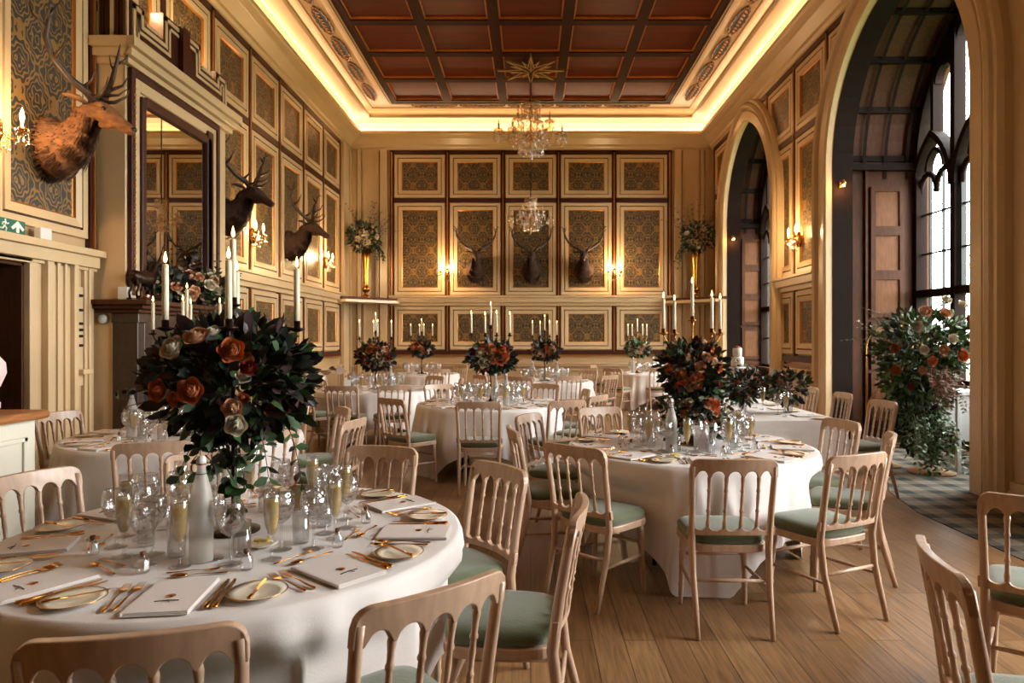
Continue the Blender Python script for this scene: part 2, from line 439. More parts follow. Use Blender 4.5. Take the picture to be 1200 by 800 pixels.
mb.box(HW, HW+TH, y, YB, 0, 7.4, 4)
wr = struct(mb.build('wall_right', SLOTS))
# panels on the right wall, trimmed to the arches
Pr = lambda u, z, d: (HW-d, u, z)
mb = MB()
panelgrid(mb, Pr, [10.05, 11.3, 12.6, 13.8, 15.0, 16.2]); 
for a, b in ((6.6, 7.8), (7.8, 9.0), (9.0, 10.05)): panel(mb, Pr, a+.06, b-.06, *ROWS[2])
mb.box(HW-.05, HW, 6.5, 10.1, 5.95, 6.05, 1)
tr = mb.build('trim_1', SLOTS)
bm = bmesh.new(); bm.from_mesh(tr.data)
def inarch(y, z, o):
    for yc, w_ in ARCH:
        u = abs(y-yc); rise = APX-SPR; Rr = (w_*w_+rise*rise)/(2*w_); e = Rr-w_
        if (z <= SPR and u < w_+o) or (z > SPR and math.hypot(u+e, z-SPR) < Rr+o): return True
    return False
for k in range(int((16.4-5)/.12)):
    g = bm.verts[:]+bm.edges[:]+bm.faces[:]; bmesh.ops.bisect_plane(bm, geom=g, plane_co=(0, 5+k*.12, 0), plane_no=(0, 1, 0))
for k in range(42):
    g = bm.verts[:]+bm.edges[:]+bm.faces[:]; bmesh.ops.bisect_plane(bm, geom=g, plane_co=(0, 0, 1.0+k*.12), plane_no=(0, 0, 1))
bmesh.ops.delete(bm, geom=[f for f in bm.faces if inarch(f.calc_center_median().y, f.calc_center_median().z, .25)], context='FACES')
bm.to_mesh(tr.data); bm.free()
struct(tr)
# moulded arch surrounds
prof = [(-.0, 0), (0, .09), (.03, .12), (.20, .12), (.22, .09), (.25, .09), (.27, .15), (.31, .17), (.35, .15), (.37, .12), (.42, .12), (.45, .07), (.46, 0)]
for k, (yc, w_) in enumerate(ARCH):
    rings = [archloop(yc, w_, o) for o, _ in prof]
    vs = []; n = len(rings[0])
    for r_, (_, d) in zip(rings, prof): vs += [(HW-d, a, b) for a, b in r_]
    fs = [(j*n+i, j*n+i+1, (j+1)*n+i+1, (j+1)*n+i) for j in range(len(prof)-1) for i in range(n-1)]
    struct(MB().add(vs, fs, 0).build('trim_%d' % (k+2), CREAM))
# cornice, cove and light troughs (ring round the room)
CP = [(0, 6.03), (.04, 6.04), (.05, 6.09), (.09, 6.12), (.10, 6.17), (.24, 6.28), (.27, 6.29), (.35, 6.33), (.38, 6.35), (.385, 6.41), (.35, 6.41), (.34, 6.36), (.12, 6.36),
      (.12, 6.42), (.14, 6.50), (.2, 6.56), (.32, 6.61), (.5, 6.63), (.62, 6.64), (.66, 6.66), (.665, 6.71), (.63, 6.71), (.62, 6.68), (.5, 6.68), (.5, 6.80), (.54, 6.83),
      (.7, 6.84), (.71, 6.82), (.74, 6.82), (.75, 6.84), (1.08, 6.84), (1.1, 6.81), (1.16, 6.80), (1.18, 6.77), (1.26, 6.76), (1.28, 6.72), (1.3, 6.74)]
def ringloop(d, z): return [(-HW+d, YR+d, z), (HW-d, YR+d, z), (HW-d, YB-d, z), (-HW+d, YB-d, z)]
mb = MB()
for (a, za), (b, zb) in zip(CP, CP[1:]):
    A, B = ringloop(a, za), ringloop(b, zb)
    mb.add(A+B, [(i, (i+1) % 4, 4+(i+1) % 4, 4+i) for i in range(4)], 0)
struct(mb.build('trim_5', CREAM))
for nm, d0, d1, z0, z1 in (('cove_light_strip', .16, .22, 6.37, 6.39), ('cove_light_strip', .54, .57, 6.69, 6.705)):
    mb = MB(); A, B, D, E = ringloop(d0, z0), ringloop(d1, z0), ringloop(d1, z1), ringloop(d0, z1)
    mb.add(A+B+D+E, [(4*k+i, 4*k+(i+1) % 4, 4*((k+1) % 4)+(i+1) % 4, 4*((k+1) % 4)+i) for k in range(4) for i in range(4)], 0)
    o = mb.build(nm, LED if d0 < .3 else LED2)
    tag(o, 'warm light strip hidden behind the %s cornice lip' % ('lower outer' if d0 < .3 else 'upper inner'), 'light strip')
# coffered ceiling
mb = MB(); cx0, cy1 = HW-1.28, YB-1.28
mb.box(-HW-.3, HW+.3, YR-.3, YB+.3, 7.0, 7.3, 1)
mb.box(-cx0-.04, cx0+.04, YR+1.2, cy1+.04, 6.80, 6.92, 0)
pit = 2*cx0/5; ys = [cy1-.08-i*1.268 for i in range(14) if cy1-i*1.268 > YR+1.2]
for i in range(6):
    x = -cx0+.06+i*(2*cx0-.12)/5
    mb.box(x-.09, x+.09, YR+1.2, cy1, 6.74, 6.81, 1)
    for s in (-1, 1): mb.box(x+s*.102-.012, x+s*.102+.012, YR+1.2, cy1, 6.765, 6.81, 2)
for y_ in ys:
    mb.box(-cx0, cx0, y_-.09, y_+.09, 6.742, 6.81, 1)
    for i in range(5):
        xa = -cx0+.06+i*(2*cx0-.12)/5+.12; xb = xa+(2*cx0-.12)/5-.24
        for s in (-1, 1): mb.box(xa-.015, xb+.015, y_+s*.102-.012, y_+s*.102+.012, 6.765, 6.81, 2)
struct(mb.build('ceiling', [MAHOG, MAHOGD, mat('gilt coffer fillet', (196, 112, 44), .4)]))
struct(MB().box(-HW, -HW+.03, 9.2, YB, 0, .2).box(-HW, -HW+.05, 9.2, YB, 0, .12).build('baseboard_left', CREAM))
struct(MB().box(-HW, HW, YB-.13, YB, 0, .12).box(-HW, HW, YB-.11, YB, 0, .2).build('baseboard_back', CREAM))
mb = MB()
for a, b in ((10.43, 11.82), (4.97, 6.23), (15.8, 16.4)): mb.box(HW-.05, HW, a, b, 0, .12).box(HW-.03, HW, a, b, 0, .2)
struct(mb.build('baseboard_right', CREAM))
# window bays behind the arches
def bay(k, yc, w_):
    W = w_+.33; X0, X1 = HW+TH, (5.85 if k != 2 else 5.34); mb = MB(); sa, sb = (X0+.42, X1-.25) if k != 2 else (X0+.14, X1-.06)
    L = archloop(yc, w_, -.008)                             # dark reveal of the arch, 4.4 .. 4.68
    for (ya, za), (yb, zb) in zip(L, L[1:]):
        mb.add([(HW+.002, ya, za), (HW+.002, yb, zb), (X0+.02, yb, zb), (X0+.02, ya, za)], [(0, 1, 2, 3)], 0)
    rise = 2.25
    L = archloop(yc, W, 0, 0, rise)
    for i, ((ya, za), (yb, zb)) in enumerate(zip(L, L[1:])):
        mb.add([(X0, ya, za), (X0, yb, zb), (X1+.2, yb, zb), (X1+.2, ya, za)], [(0, 1, 2, 3)], 1)
    # vault ribs
    for x in ((X0+.30, X0+.62, X0+.95) if k != 2 else (X0+.2, X0+.45)):
        Li = archloop(yc, W, -.04, 3.9, rise)
        for (ya, za), (yb, zb) in zip(Li, Li[1:]):
            mb.add([(x, ya, za), (x, yb, zb), (x+.05, yb, zb), (x+.05, ya, za)], [(0, 1, 2, 3)], 0)
    for i in range(2, len(L)-2, 3):
        (ya, za) = L[i]; mb.box(X0, X1, ya-.025, ya+.025, za-.07, za+.02, 0)
    # closing face towards the room thickness
    In, Out = archloop(yc, w_), archloop(yc, W, 0, 0, rise)
    vs = [(X0+.01, a, b) for a, b in In]+[(X0+.01, a, b) for a, b in Out]; n = len(In)
    mb.add(vs, [(i, i+1, n+i+1, n+i) for i in range(n-1)], 0)
    # end walls: pilaster, panelled shutters, dado
    for s in (-1, 1):
        ye = yc+s*W
        def bx(x0, x1, d0, d1, z0, z1, m): mb.box(x0, x1, min(ye-s*d0, ye-s*d1), max(ye-s*d0, ye-s*d1), z0, z1, m)
        bx(X0, X0+.06, 0, .10, 0, 4.0, 2); 
        if k != 2: bx(X0+.1, X0+.30, 0, .05, 0, 4.1, 2); bx(X0+.33, X0+.36, 0, .09, 0, 4.05, 1)
        for j, (z0, z1) in enumerate(((.25, .95), (1.08, 1.72), (1.86, 2.42), (2.50, 3.08), (3.16, 3.74))):
            bx(sa, sb, 0, .04, z0-.04, z1+.04, 2)
            bx(sa, sa+.07, .04, .075, z0-.04, z1+.04, 2); bx(sb-.07, sb, .04, .075, z0-.04, z1+.04, 2)
            bx(sa+.07, sb-.07, .04, .075, z0-.04, z0+.03, 2); bx(sa+.07, sb-.07, .04, .075, z1-.03, z1+.04, 2)
            bx(sa+.07, sb-.07, .04, .05, z0+.03, z1-.03, 3)
        bx(X0, X1, 0, .03, 0, 4.15, 1); bx(X0, X1, 0, .12, 4.02, 4.12, 0)
    mb.box(X1-.12, X1+.1, yc-W, yc+W, 0, .82, 1)
    n = 5; w5 = 2*W/n
    for i in range(n):
        a = yc-W+i*w5+.1; b = a+w5-.2
        mb.box(X1-.15, X1-.12, a, b, .12, .16, 2).box(X1-.15, X1-.12, a, b, .68, .72, 2).box(X1-.15, X1-.12, a, a+.04, .12, .72, 2).box(X1-.15, X1-.12, b-.04, b, .12, .72, 2)
    mb.box(X1-.22, X1+.1, yc-W, yc+W, .82, .88, 2)
    mb.box(X0-.3, X1+.1, yc-W, yc+W, -.1, .004, 4)
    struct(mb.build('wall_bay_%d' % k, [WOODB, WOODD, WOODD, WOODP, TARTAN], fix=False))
    # traceried window
    fr = MB(); X = X1; nl = 4; p = 2*W/nl; z0 = .88; zt = 2.17
    fr.box(X-.09, X+.06, yc-W, yc+W, zt-.06, zt+.05, 0); fr.box(X-.07, X+.06, yc-W, yc+W, z0, z0+.06, 0)
    def top(y):
        L = archloop(yc, W, -.02, 0, rise)[1:-1]
        for (ya, za), (yb, zb) in zip(L, L[1:]):
            if yb <= y <= ya: return za+(zb-za)*(y-ya)/((yb-ya) or 1)
        return SPR
    for i in range(nl+1):
        y = yc-W+i*p
        fr.box(X-.10, X+.06, y-.05, y+.05, z0, max(4.0, top(y)-.02) if 0 < i < nl else 4.1, 0)
        fr.tube([(X-.1, y, z0), (X-.1, y, 4.1)], .022, 6, 0)
    for i in range(nl):
        ya, yb = yc-W+i*p, yc-W+(i+1)*p; ym = (ya+yb)/2; hw = p/2-.05
        for zz in (1.52,): fr.box(X-.02, X+.02, ya, yb, zz-.012, zz+.012, 1)
        for zz in (2.75, 3.33): fr.box(X-.02, X+.02, ya, yb, zz-.012, zz+.012, 1)
        for yy in (ya+p*.36, ya+p*.68): fr.box(X-.02, X+.02, yy-.010, yy+.010, z0, 3.9, 1)
        # casement stile pair just inside each mullion
        for yy in (ya+.09, yb-.09): fr.box(X-.04, X+.03, yy-.018, yy+.018, zt, 3.75, 1)
        # ogee hood with cusped trefoil below
        def head(wd, zs, rs, t, x0, x1, m):
            A = arc(wd, rs, 0, 8); B = arc(wd, rs, t, 8)
            for sg in (-1, 1):
                for q in range(8):
                    vs = [(x, ym+sg*u, zs+v) for x in (x0, x1) for u, v in (A[q], A[q+1], B[q+1], B[q])]
                    fr.add(vs, [(0, 1, 2, 3), (4, 7, 6, 5), (0, 4, 5, 1), (2, 6, 7, 3)], m)
        head(hw-.02, 3.62, .78, .085, X-.12, X+.05, 0)
        head(hw*.42, 3.95, .26, .05, X-.06, X+.04, 0)
        for sg in (-1, 1):
            q = [(ym+sg*(hw-.02)*math.cos(a)*.5+sg*hw*.46, 3.62+.30*math.sin(a)) for a in [PI*j/8 for j in range(9)]]
            fr.tube([(X-.02, a, b) for a, b in q], .04, 6, 0)
        # upper tier
        tt = top(ym)-.02
        fr.box(X-.09, X+.06, ym-.035, ym+.035, 4.4, tt, 0)
        for yy in ((ya+ym)/2, (ym+yb)/2):
            t2 = min(top(yy-.15), top(yy+.15))-.25
            if t2 > 4.6:
                A = arc(p/4-.05, .22, 0, 6); B = arc(p/4-.05, .22, .06, 6)
                for sg in (-1, 1):
                    for q in range(6):
                        vs = [(x, yy+sg*u, t2-.1+v) for x in (X-.07, X+.05) for u, v in (A[q], A[q+1], B[q+1], B[q])]
                        fr.add(vs, [(0, 1, 2, 3), (4, 7, 6, 5), (0, 4, 5, 1), (2, 6, 7, 3)], 0)
                fr.box(X-.05, X+.05, yy-p/4, yy+p/4, t2+.1, max(top(yy), t2+.15), 0)
    L = archloop(yc, W, 0, z0, rise)
    L2 = archloop(yc, W, -.12, z0, rise)
    for i in range(len(L)-1):
        vs = [(x, a, b) for x in (X-.1, X+.06) for a, b in (L[i], L[i+1], L2[i+1], L2[i])]
        fr.add(vs, [(0, 1, 2, 3), (4, 7, 6, 5), (0, 4, 5, 1), (2, 6, 7, 3)], 0)
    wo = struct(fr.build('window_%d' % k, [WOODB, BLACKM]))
    L = archloop(yc, W, -.05, z0, rise)
    g = MB().add([(X+.01, a, b) for a, b in L], [list(range(len(L)))], 0).build('glass', glassmat('window glass', (244, 250, 252), base=.03), wo)
    # daylight portal
    return yc, W
for k, (yc, w_) in enumerate(ARCH): bay(k+1, yc, w_)
# tartan strip carrying on into the room beside the arches
struct(MB().prism([(3.30, -1.0), (4.40, -1.0), (4.40, 8.5), (4.12, 7.9), (3.84, 7.36), (3.52, 6.7), (3.34, 5.9)], 'z', .0, .006).build('floor_carpet', TARTAN))
# area lights: the daylight outside each bay window
def area(name, loc, rot, sx, sy, e, col):
    l = bpy.data.lights.new(name, 'AREA'); l.shape = 'RECTANGLE'; l.size = sx; l.size_y = sy; l.energy = e; l.color = col
    o = bpy.data.objects.new(name, l); C.objects.link(o); o.location = loc; o.rotation_euler = rot; return o
for yc, w_ in ARCH:
    o = area('window_daylight', (6.15 if yc != 13.8 else 5.65, yc, 3.2), (0, PI/2, 0), 4.9, 2*w_+.6, 1, (1, 1, 1)); o.data.cycles.is_portal = True
# ------------------------------------------------------------------ fittings
def pt(name, loc, e, col=(1, .66, .33), r=.04, parent=None):
    l = bpy.data.lights.new(name, 'POINT'); l.energy = e; l.color = col; l.shadow_soft_size = r
    o = bpy.data.objects.new(name, l); C.objects.link(o); o.location = loc
    if parent: o.parent = parent
    return o
# ---- ceiling medallions
def medallion():
    t = thing('ceiling_medallion', 'blue grey gilt-edged medallion', 'ceiling ornament')
    pts = []
    for i in range(48):
        a = 2*PI*i/48; k = 1+.10*abs(math.cos(4*a))-.05
        pts.append((.50*math.cos(a)*k, .105*math.sin(a)*k))
    MB().prism(pts, 'z', -.022, 0).build('plaque', BLUE, t)
    m = MB().tube([(.49*math.cos(a)*(1+.04*math.cos(16*a)), .105*math.sin(a)*(1+.1*math.cos(16*a)), -.02) for a in [2*PI*i/96 for i in range(97)]], .011, 6)
    m.tube([(-.42+i*.01, .028*math.sin(i*.55), -.03) for i in range(85)], [.004+.014*abs(math.sin(i*.275)) for i in range(85)], 6)
    m.build('beaded_edge', GILT, t)
    return Proto(t)
med = medallion()
for i in range(5):
    med.place(((i-2)*1.1, YB-.91, 6.84), 0, 'long blue grey medallion with gilt beads on the ceiling border above the end wall', 'medallions along the end wall side of the ceiling border')
for sx, nm in ((-1, 'left'), (1, 'right')):
    for i in range(10):
        med.place((sx*(HW-.91), 14.75-i*1.1, 6.84), PI/2, 'blue grey medallion with gilt beads on the ceiling border over the %s' % ('stag head wall' if sx < 0 else 'arched window wall'),
                  'medallions on the ceiling border over the %s' % ('stag head wall' if sx < 0 else 'arched window wall'))
# ---- ceiling star
t = thing('ceiling_star', 'large gilt edged wooden star on the coffered ceiling above the chandelier', 'ceiling star', (0, 13.2, 6.73))
for nm, r0, r1, n, z0, z1, m, ph in (('long_point_star', .80, .30, 8, -.10, -.02, WOODP, 0), ('short_point_star', .52, .24, 8, -.07, .0, WOODD, PI/8)):
    def sp(R0, R1): return [((R0 if i % 2 == 0 else R1)*math.cos(PI*i/n+ph), (R0 if i % 2 == 0 else R1)*math.sin(PI*i/n+ph)) for i in range(2*n)]
    q = sp(r0, r1*.62); k = len(q)
    MB().add([(x, y_, z1) for x, y_ in q]+[(0, 0, z0)], [(i, (i+1) % k, k) for i in range(k)]+[list(range(k))[::-1]], 0).build(nm, m, t)
    g = MB(); qi = sp(r0*.80, r1*.52)
    for i in range(k):
        a, b = qi[i], qi[(i+1) % k]
        fa = math.hypot(*a); fb = math.hypot(*b)
        zz = lambda f, p: z1-.012+(z0-z1)*0*(f)
        g.tube([(a[0], a[1], z1-.035), (b[0], b[1], z1-.035)], .007, 5, 0)
        if i % 2 == 0: g.tube([(a[0], a[1], z1-.03), (0, 0, z0-.01)], .005, 5, 0)
    g.build('gilt_edging', PALEG, t)
# ---- chandeliers
def drops(m, c, r, n, L, s=.014):
    for i in range(n):
        a = 2*PI*i/n+R.random()*.2
        x, y_ = c[0]+r*math.cos(a), c[1]+r*math.sin(a)
        k = max(1, int(L/(s*2.3)))
        for j in range(k):
            z = c[2]-j*s*2.3; q = s*(1.35 if j == k-1 else .8)
            m.add([(x, y_, z+q), (x+q*.7, y_, z), (x, y_+q*.7, z), (x-q*.7, y_, z), (x, y_-q*.7, z), (x, y_, z-q*1.5)],
                  [(0, 1, 2), (0, 2, 3), (0, 3, 4), (0, 4, 1), (5, 2, 1), (5, 3, 2), (5, 4, 3), (5, 1, 4)], 0)
def chandelier(loc, rodtop, s, label):
    t = thing('crystal_chandelier', label, 'chandelier', loc)
    m = MB(); m.tube([(0, 0, .45*s), (0, 0, rodtop-loc[2])], .012, 6, 0); m.ball((0, 0, rodtop-loc[2]-.03), .05, 0); m.build('hanging_rod', BRONZE, t)
    m = MB()
    m.lathe([(.01, .62), (.05, .60), (.20, .54), (.17, .52), (.05, .50), (.03, .42), (.06, .38), (.03, .33), (.02, .2), (.07, .12), (.05, .05), (.03, 0), (.10, -.08), (.16, -.12), (.12, -.2), (.05, -.28), (.02, -.36), (.035, -.40), (.0, -.46)], 16, 0)
    m.put(MB(), Matrix()); 
    for v in range(len(m.v)): m.v[v] = tuple(c*s for c in m.v[v])
    m.build('crystal_shaft', CRYS, t)
    m = MB()
    drops(m, (0, 0, .60*s), .17*s, 16, .34*s, .026*s); drops(m, (0, 0, .58*s), .11*s, 10, .34*s, .026*s); drops(m, (0, 0, .22*s), .14*s, 12, .26*s, .026*s); drops(m, (0, 0, -.04*s), .32*s, 12, .22*s, .026*s); drops(m, (0, 0, .06*s), .48*s, 8, .2*s, .024*s)
    drops(m, (0, 0, -.10*s), .22*s, 18, .28*s, .028*s); drops(m, (0, 0, -.2*s), .1*s, 10, .2*s, .022*s)
    for i in range(8):   # bead swags from crown to arms
        a = 2*PI*i/8
        for j in range(12):
            f = j/11; r = (.10+.42*f)*s; z = (.44-.36*f-.20*math.sin(PI*f))*s
            m.ball((r*math.cos(a), r*math.sin(a), z), .018*s, 0, 5)
    m.build('crystal_drops', CRYS, t)['kind'] = 'stuff'
    for i in range(8):
        a = 2*PI*i/8+.2; c, s_ = math.cos(a), math.sin(a); up = .12*s if i % 2 else 0
        Rr = (.58 if i % 2 == 0 else .40)*s
        P = [(.06*s, -.05*s+up), (Rr*.35, -.16*s+up), (Rr*.7, -.13*s+up), (Rr*.97, .0+up), (Rr, .05*s+up)]
        m = MB().tube([(r*c, r*s_, z) for r, z in P], .016*s, 6)
        m.lathe([(.02*s, .04*s), (.085*s, .07*s), (.09*s, .085*s), (.02*s, .09*s)], 10, 0, (Rr*c, Rr*s_, up))
        arm = m.build('arm', CRYS, t)
        m = MB(); drops(m, (Rr*c, Rr*s_, .07*s+up), .082*s, 8, .24*s, .022*s); m.build('drops', CRYS, arm)
        m = MB().lathe([(.018*s, 0), (.018*s, .10*s)], 8, 0, (Rr*c, Rr*s_, .09*s+up)); m.build('candle_tube', CREAM, arm)
        m = MB().lathe([(.0, 0), (.016*s, .02*s), (.012*s, .05*s), (.0, .085*s)], 8, 0, (Rr*c, Rr*s_, .19*s+up)); m.build('bulb', CRYS, arm)
    return t
chandelier((0, 13.2, 5.42), 6.68, 1.08, 'large crystal chandelier hanging below the ceiling star')
chandelier((0, 15.0, 4.12), 6.75, .76, 'smaller crystal chandelier hanging lower, before the central end wall stag')
# ---- wall sconces
def sconce():
    t = thing('wall_sconce', 'x', 'wall light')     # local: wall at y=0, out is -y
    MB().lathe([(.03, -.12), (.055, -.05), (.05, .05), (.02, .12), (0, .13)], 12, 0, (0, -.02, 0)).build('backplate', BRASS, t)
    for sg in (-1, 1):
        P = [(sg*.02, -.04, -.02), (sg*.08, -.09, -.07), (sg*.14, -.12, -.04), (sg*.15, -.13, .02)]
        m = MB().tube(P, .008, 6).lathe([(.01, .01), (.045, .03), (.05, .04), (.01, .045)], 10, 0, (sg*.15, -.13, 0)); a = m.build('arm', BRASS, t)
        MB().lathe([(.0, 0), (.012, .0), (.017, .03), (.014, .07), (.0, .115)], 8, 0, (sg*.15, -.13, .10)).build('bulb', BULB, a)
        MB().lathe([(.012, 0), (.012, .06)], 8, 0, (sg*.15, -.13, .04)).build('candle_tube', CREAM, a)
        m = MB(); drops(m, (sg*.15, -.13, .03), .048, 8, .13, .014); m.build('crystal_drops', CRYS, a)
    m = MB(); drops(m, (0, -.08, -.06), .05, 8, .16, .015); m.build('crystal_pendant', CRYS, t)
    return Proto(t)
sco = sconce()
SC = [((-2.01, YB-.06, 3.08), 0, 'lit crystal wall light on the end wall, towards the long stag wall'),
      ((2.01, YB-.06, 3.08), 0, 'lit crystal wall light on the end wall, towards the arched windows'),
      ((-HW+.06, 14.35, 3.1), PI/2, 'lit crystal wall light beyond the stag heads of the long wall, by the corner'),
      ((-HW+.06, 10.6, 3.1), PI/2, 'lit crystal wall light between the two darker stag heads of the long wall'),
      ((-HW+.06, 5.5, 3.2), PI/2, 'lit crystal wall light beside the golden stag head above the doorway'),
      ((HW-.06, 11.0, 3.1), -PI/2, 'lit crystal wall light on the narrow wall between the two window arches')]
for loc, rz, lb in SC:
    sco.place(loc, rz, lb)
    v = Matrix.Rotation(rz, 4, 'Z') @ Vector((0, -.26, .12)); pt('sconce_glow', (loc[0]+v.x, loc[1]+v.y, loc[2]+v.z), 60 if loc[1] > 7 else 30, r=.06)
# small lamps on the dark reveals of the arches
for k, (yc, w_) in enumerate(ARCH[:2]):
    y_ = yc+w_-.01; z = 3.75
    t = thing('picture_lamp', 'small brass spotlight on the dark reveal of the %s window arch' % ('nearer' if k == 0 else 'farther'), 'lamp', (HW+.12, y_, z))
    MB().box(-.03, .03, -.03, .01, -.05, .05, 0).build('mount', BRASS, t, bevel=.006)
    MB().tube([(0, -.02, .03), (0, -.08, .06), (0, -.10, .02)], .008, 6).lathe([(.02, .0), (.04, -.05), (.035, -.05), (.0, -.01)], 12, 0, (0, -.10, .03)).build('lamp_arm', BRASS, t)
    MB().ball((0, -.10, -.03), .02).build('bulb', BULB, t)
    pt('reveal_lamp_glow', (HW+.12, y_-.14, z-.06), 10, (1, .5, .18))

# ---- stag heads
def ellring(c, tn, ry, rz_, n=20, fl=0):
    tn = Vector(tn).normalized(); u = Vector((0, 1, 0)); w = tn.cross(u).normalized()
    out = []
    for j in range(n):
        a = 2*PI*j/n; k = 1
        out.append(tuple(Vector(c)+u*(math.cos(a)*ry)+w*(math.sin(a)*rz_)))
    return out
def stag(label, antl=1.0, dark=False):
    t = thing('stag_trophy', label, 'mounted stag head')
    S = [((-.0, -.04), .22, .28), ((.09, -.05), .235, .285), ((.18, -.03), .20, .245), ((.26, .03), .15, .19), ((.32, .11), .12, .150), ((.355, .19), .10, .130), ((.40, .255), .098, .118),
         ((.46, .285), .098, .108), ((.52, .275), .092, .10), ((.575, .24), .078, .088), ((.64, .195), .055, .068), ((.70, .155), .044, .056), ((.755, .12), .044, .050), ((.79, .098), .036, .040), ((.80, .085), .016, .02)]
    secs = []
    for i, ((x, z), ry, rz_) in enumerate(S):
        a = S[max(0, i-1)][0]; b = S[min(len(S)-1, i+1)][0]
        tn = (b[0]-a[0], 0, b[1]-a[1])
        if i < 2: tn = (1, 0, 0)
        secs.append(ellring((x, 0, z), tn, ry, rz_))
    m = MB().loft(secs)
    # brow ridges and jaw
    for sg in (-1, 1): m.ball((.515, sg*.066, .325), .038, 0, 10, (1.4, .8, .8))
    m.ball((.56, 0, .165), .05, 0, 10, (2.2, .9, .8))
    m.build('neck_and_head', FURD if dark else FUR, t, sub=1)
    m = MB()   # shaggy mane under the neck
    for i in range(2600):
        f = R.random(); a = R.uniform(-PI, PI) if i % 3 else (R.random()-.5)*2.2-PI/2
        q = f*6; k = min(5, int(q)); g = q-k; (p0, a0, b0), (p1, a1, b1) = S[k], S[k+1]
        cx_, cz, ra, rb = p0[0]+(p1[0]-p0[0])*g, p0[1]+(p1[1]-p0[1])*g, a0+(a1-a0)*g, b0+(b1-b0)*g
        tx, tz = (1, 0) if k < 1 else (p1[0]-p0[0], p1[1]-p0[1]); tl = math.hypot(tx, tz); nx, nz = -tz/tl, tx/tl
        sn, cs = math.sin(a), math.cos(a); c = Vector((cx_+nx*rb*sn, ra*cs, cz+nz*rb*sn))
        low = max(0, -sn); L = .03+.05*low*R.random(); d = Vector((-tx/tl*L*.8, 0, -tz/tl*L*.8-L*.6*low))+Vector((nx*sn, cs, nz*sn))*.012
        w_ = Vector((.003, .006*sn, .006*cs)); m.add([c-w_, c+w_, c+d], [(0, 1, 2)], R.choice((0, 0, 1)) if low < .5 else R.choice((0, 1, 1)))
    m.build('mane', [FURD if dark else FUR, FURD], t, fix=False)
    MB().ball((.795, 0, .118), .034, 0, 10, (.7, 1.1, .8)).build('nose', NOSE, t)
    for sg in (-1, 1):
        MB().ball((.568, sg*.074, .290), .017, 0, 8).build('eye', NOSE, t)
        m = MB(); P = [(.42, sg*.08, .33), (.38, sg*.16, .36), (.35, sg*.23, .36), (.33, sg*.28, .35)]
        m.tube(P, [.02, .05, .036, .004], 10, 0, flat=.45); m.build('ear', FURD if dark else FUR, t)
        m = MB(); A = antl
        q = lambda x, y_, z: (x, sg*y_, z)
        m.tube([q(.47, .04, .35), q(.44, .11, .42), q(.38, .25, .49), q(.33, .38, .61), q(.32, .46, .76), q(.36, .47, .94*A), q(.42, .42, 1.08*A)], [.036, .034, .030, .027, .024, .017, .004], 9)
        m.ball((.47, sg*.04, .35), .038, 0, 8, (1, 1, .5))
        for P, r_ in (([q(.46, .06, .39), q(.56, .10, .40), q(.64, .15, .47), q(.66, .16, .54)], .022), ([q(.43, .12, .47), q(.54, .19, .50), q(.60, .24, .58)], .019),
                      ([q(.33, .38, .61), q(.44, .43, .68), q(.49, .44, .78)], .021), ([q(.33, .47, .84), q(.26, .53, .92), q(.24, .54, 1.02*A)], .015), ([q(.35, .47, .90), q(.40, .53, .97), q(.42, .56, 1.05*A)], .014)):
            n_ = len(P); m.tube(P, [r_*(1-.85*i/(n_-1)) for i in range(n_)], 7)
        m.build('antler', ANTLER, t)
    return t
s1 = stag('large golden brown stag head mounted on the wall above the doorway'); s1.location = (-HW, 6.2, 3.28)
stg = Proto(stag('x', .9, True))
stg.place((-HW, 9.75, 3.28), 0, 'dark stag head just beyond the great mirror, middle of the three on the long wall', rot=(0, 0, -.2))
stg.place((-HW, 12.3, 3.22), 0, 'brown stag head on the long wall beside the corner vase', rot=(0, 0, -.12))
for x, lb in ((-1.34, 'stag head on the end wall, the one towards the long stag wall'), (0.02, 'dark stag head in the middle of the end wall, behind the small chandelier'), (1.3, 'stag head on the end wall, the one towards the window arches')):
    o = stg.place((x, YB-.0, 3.2), 0, lb, rot=(0, 0, -PI/2-.12*(x)/1.3), scale=.98)

# ---- chimney breast, mirror, pediment, mantel
BX = -4.08; BY0, BY1 = 6.87, 9.12
mb = MB().box(-HW, BX, BY0, BY1, 1.9, 4.4, 0)
def fr(y0, y1, z0, z1, w_, d, m):   # picture frame ring on the breast
    mb.box(BX, BX+d, y0, y0+w_, z0, z1, m).box(BX, BX+d, y1-w_, y1, z0, z1, m).box(BX, BX+d, y0+w_, y1-w_, z1-w_, z1, m)
ML, MR, MT = 7.12, 8.50, 3.95
fr(ML-.22, MR+.36, 1.95, MT+.30, .07, .05, 1); fr(ML-.15, MR+.29, 1.95, MT+.23, .12, .03, 0); 
mb.box(BX, BX+.06, MR+.02, MR+.16, 1.95, MT+.15, 1)
for i in range(34): mb.ball((BX+.05, ML-.17, 2.0+i*.062), .018, 2, 6)
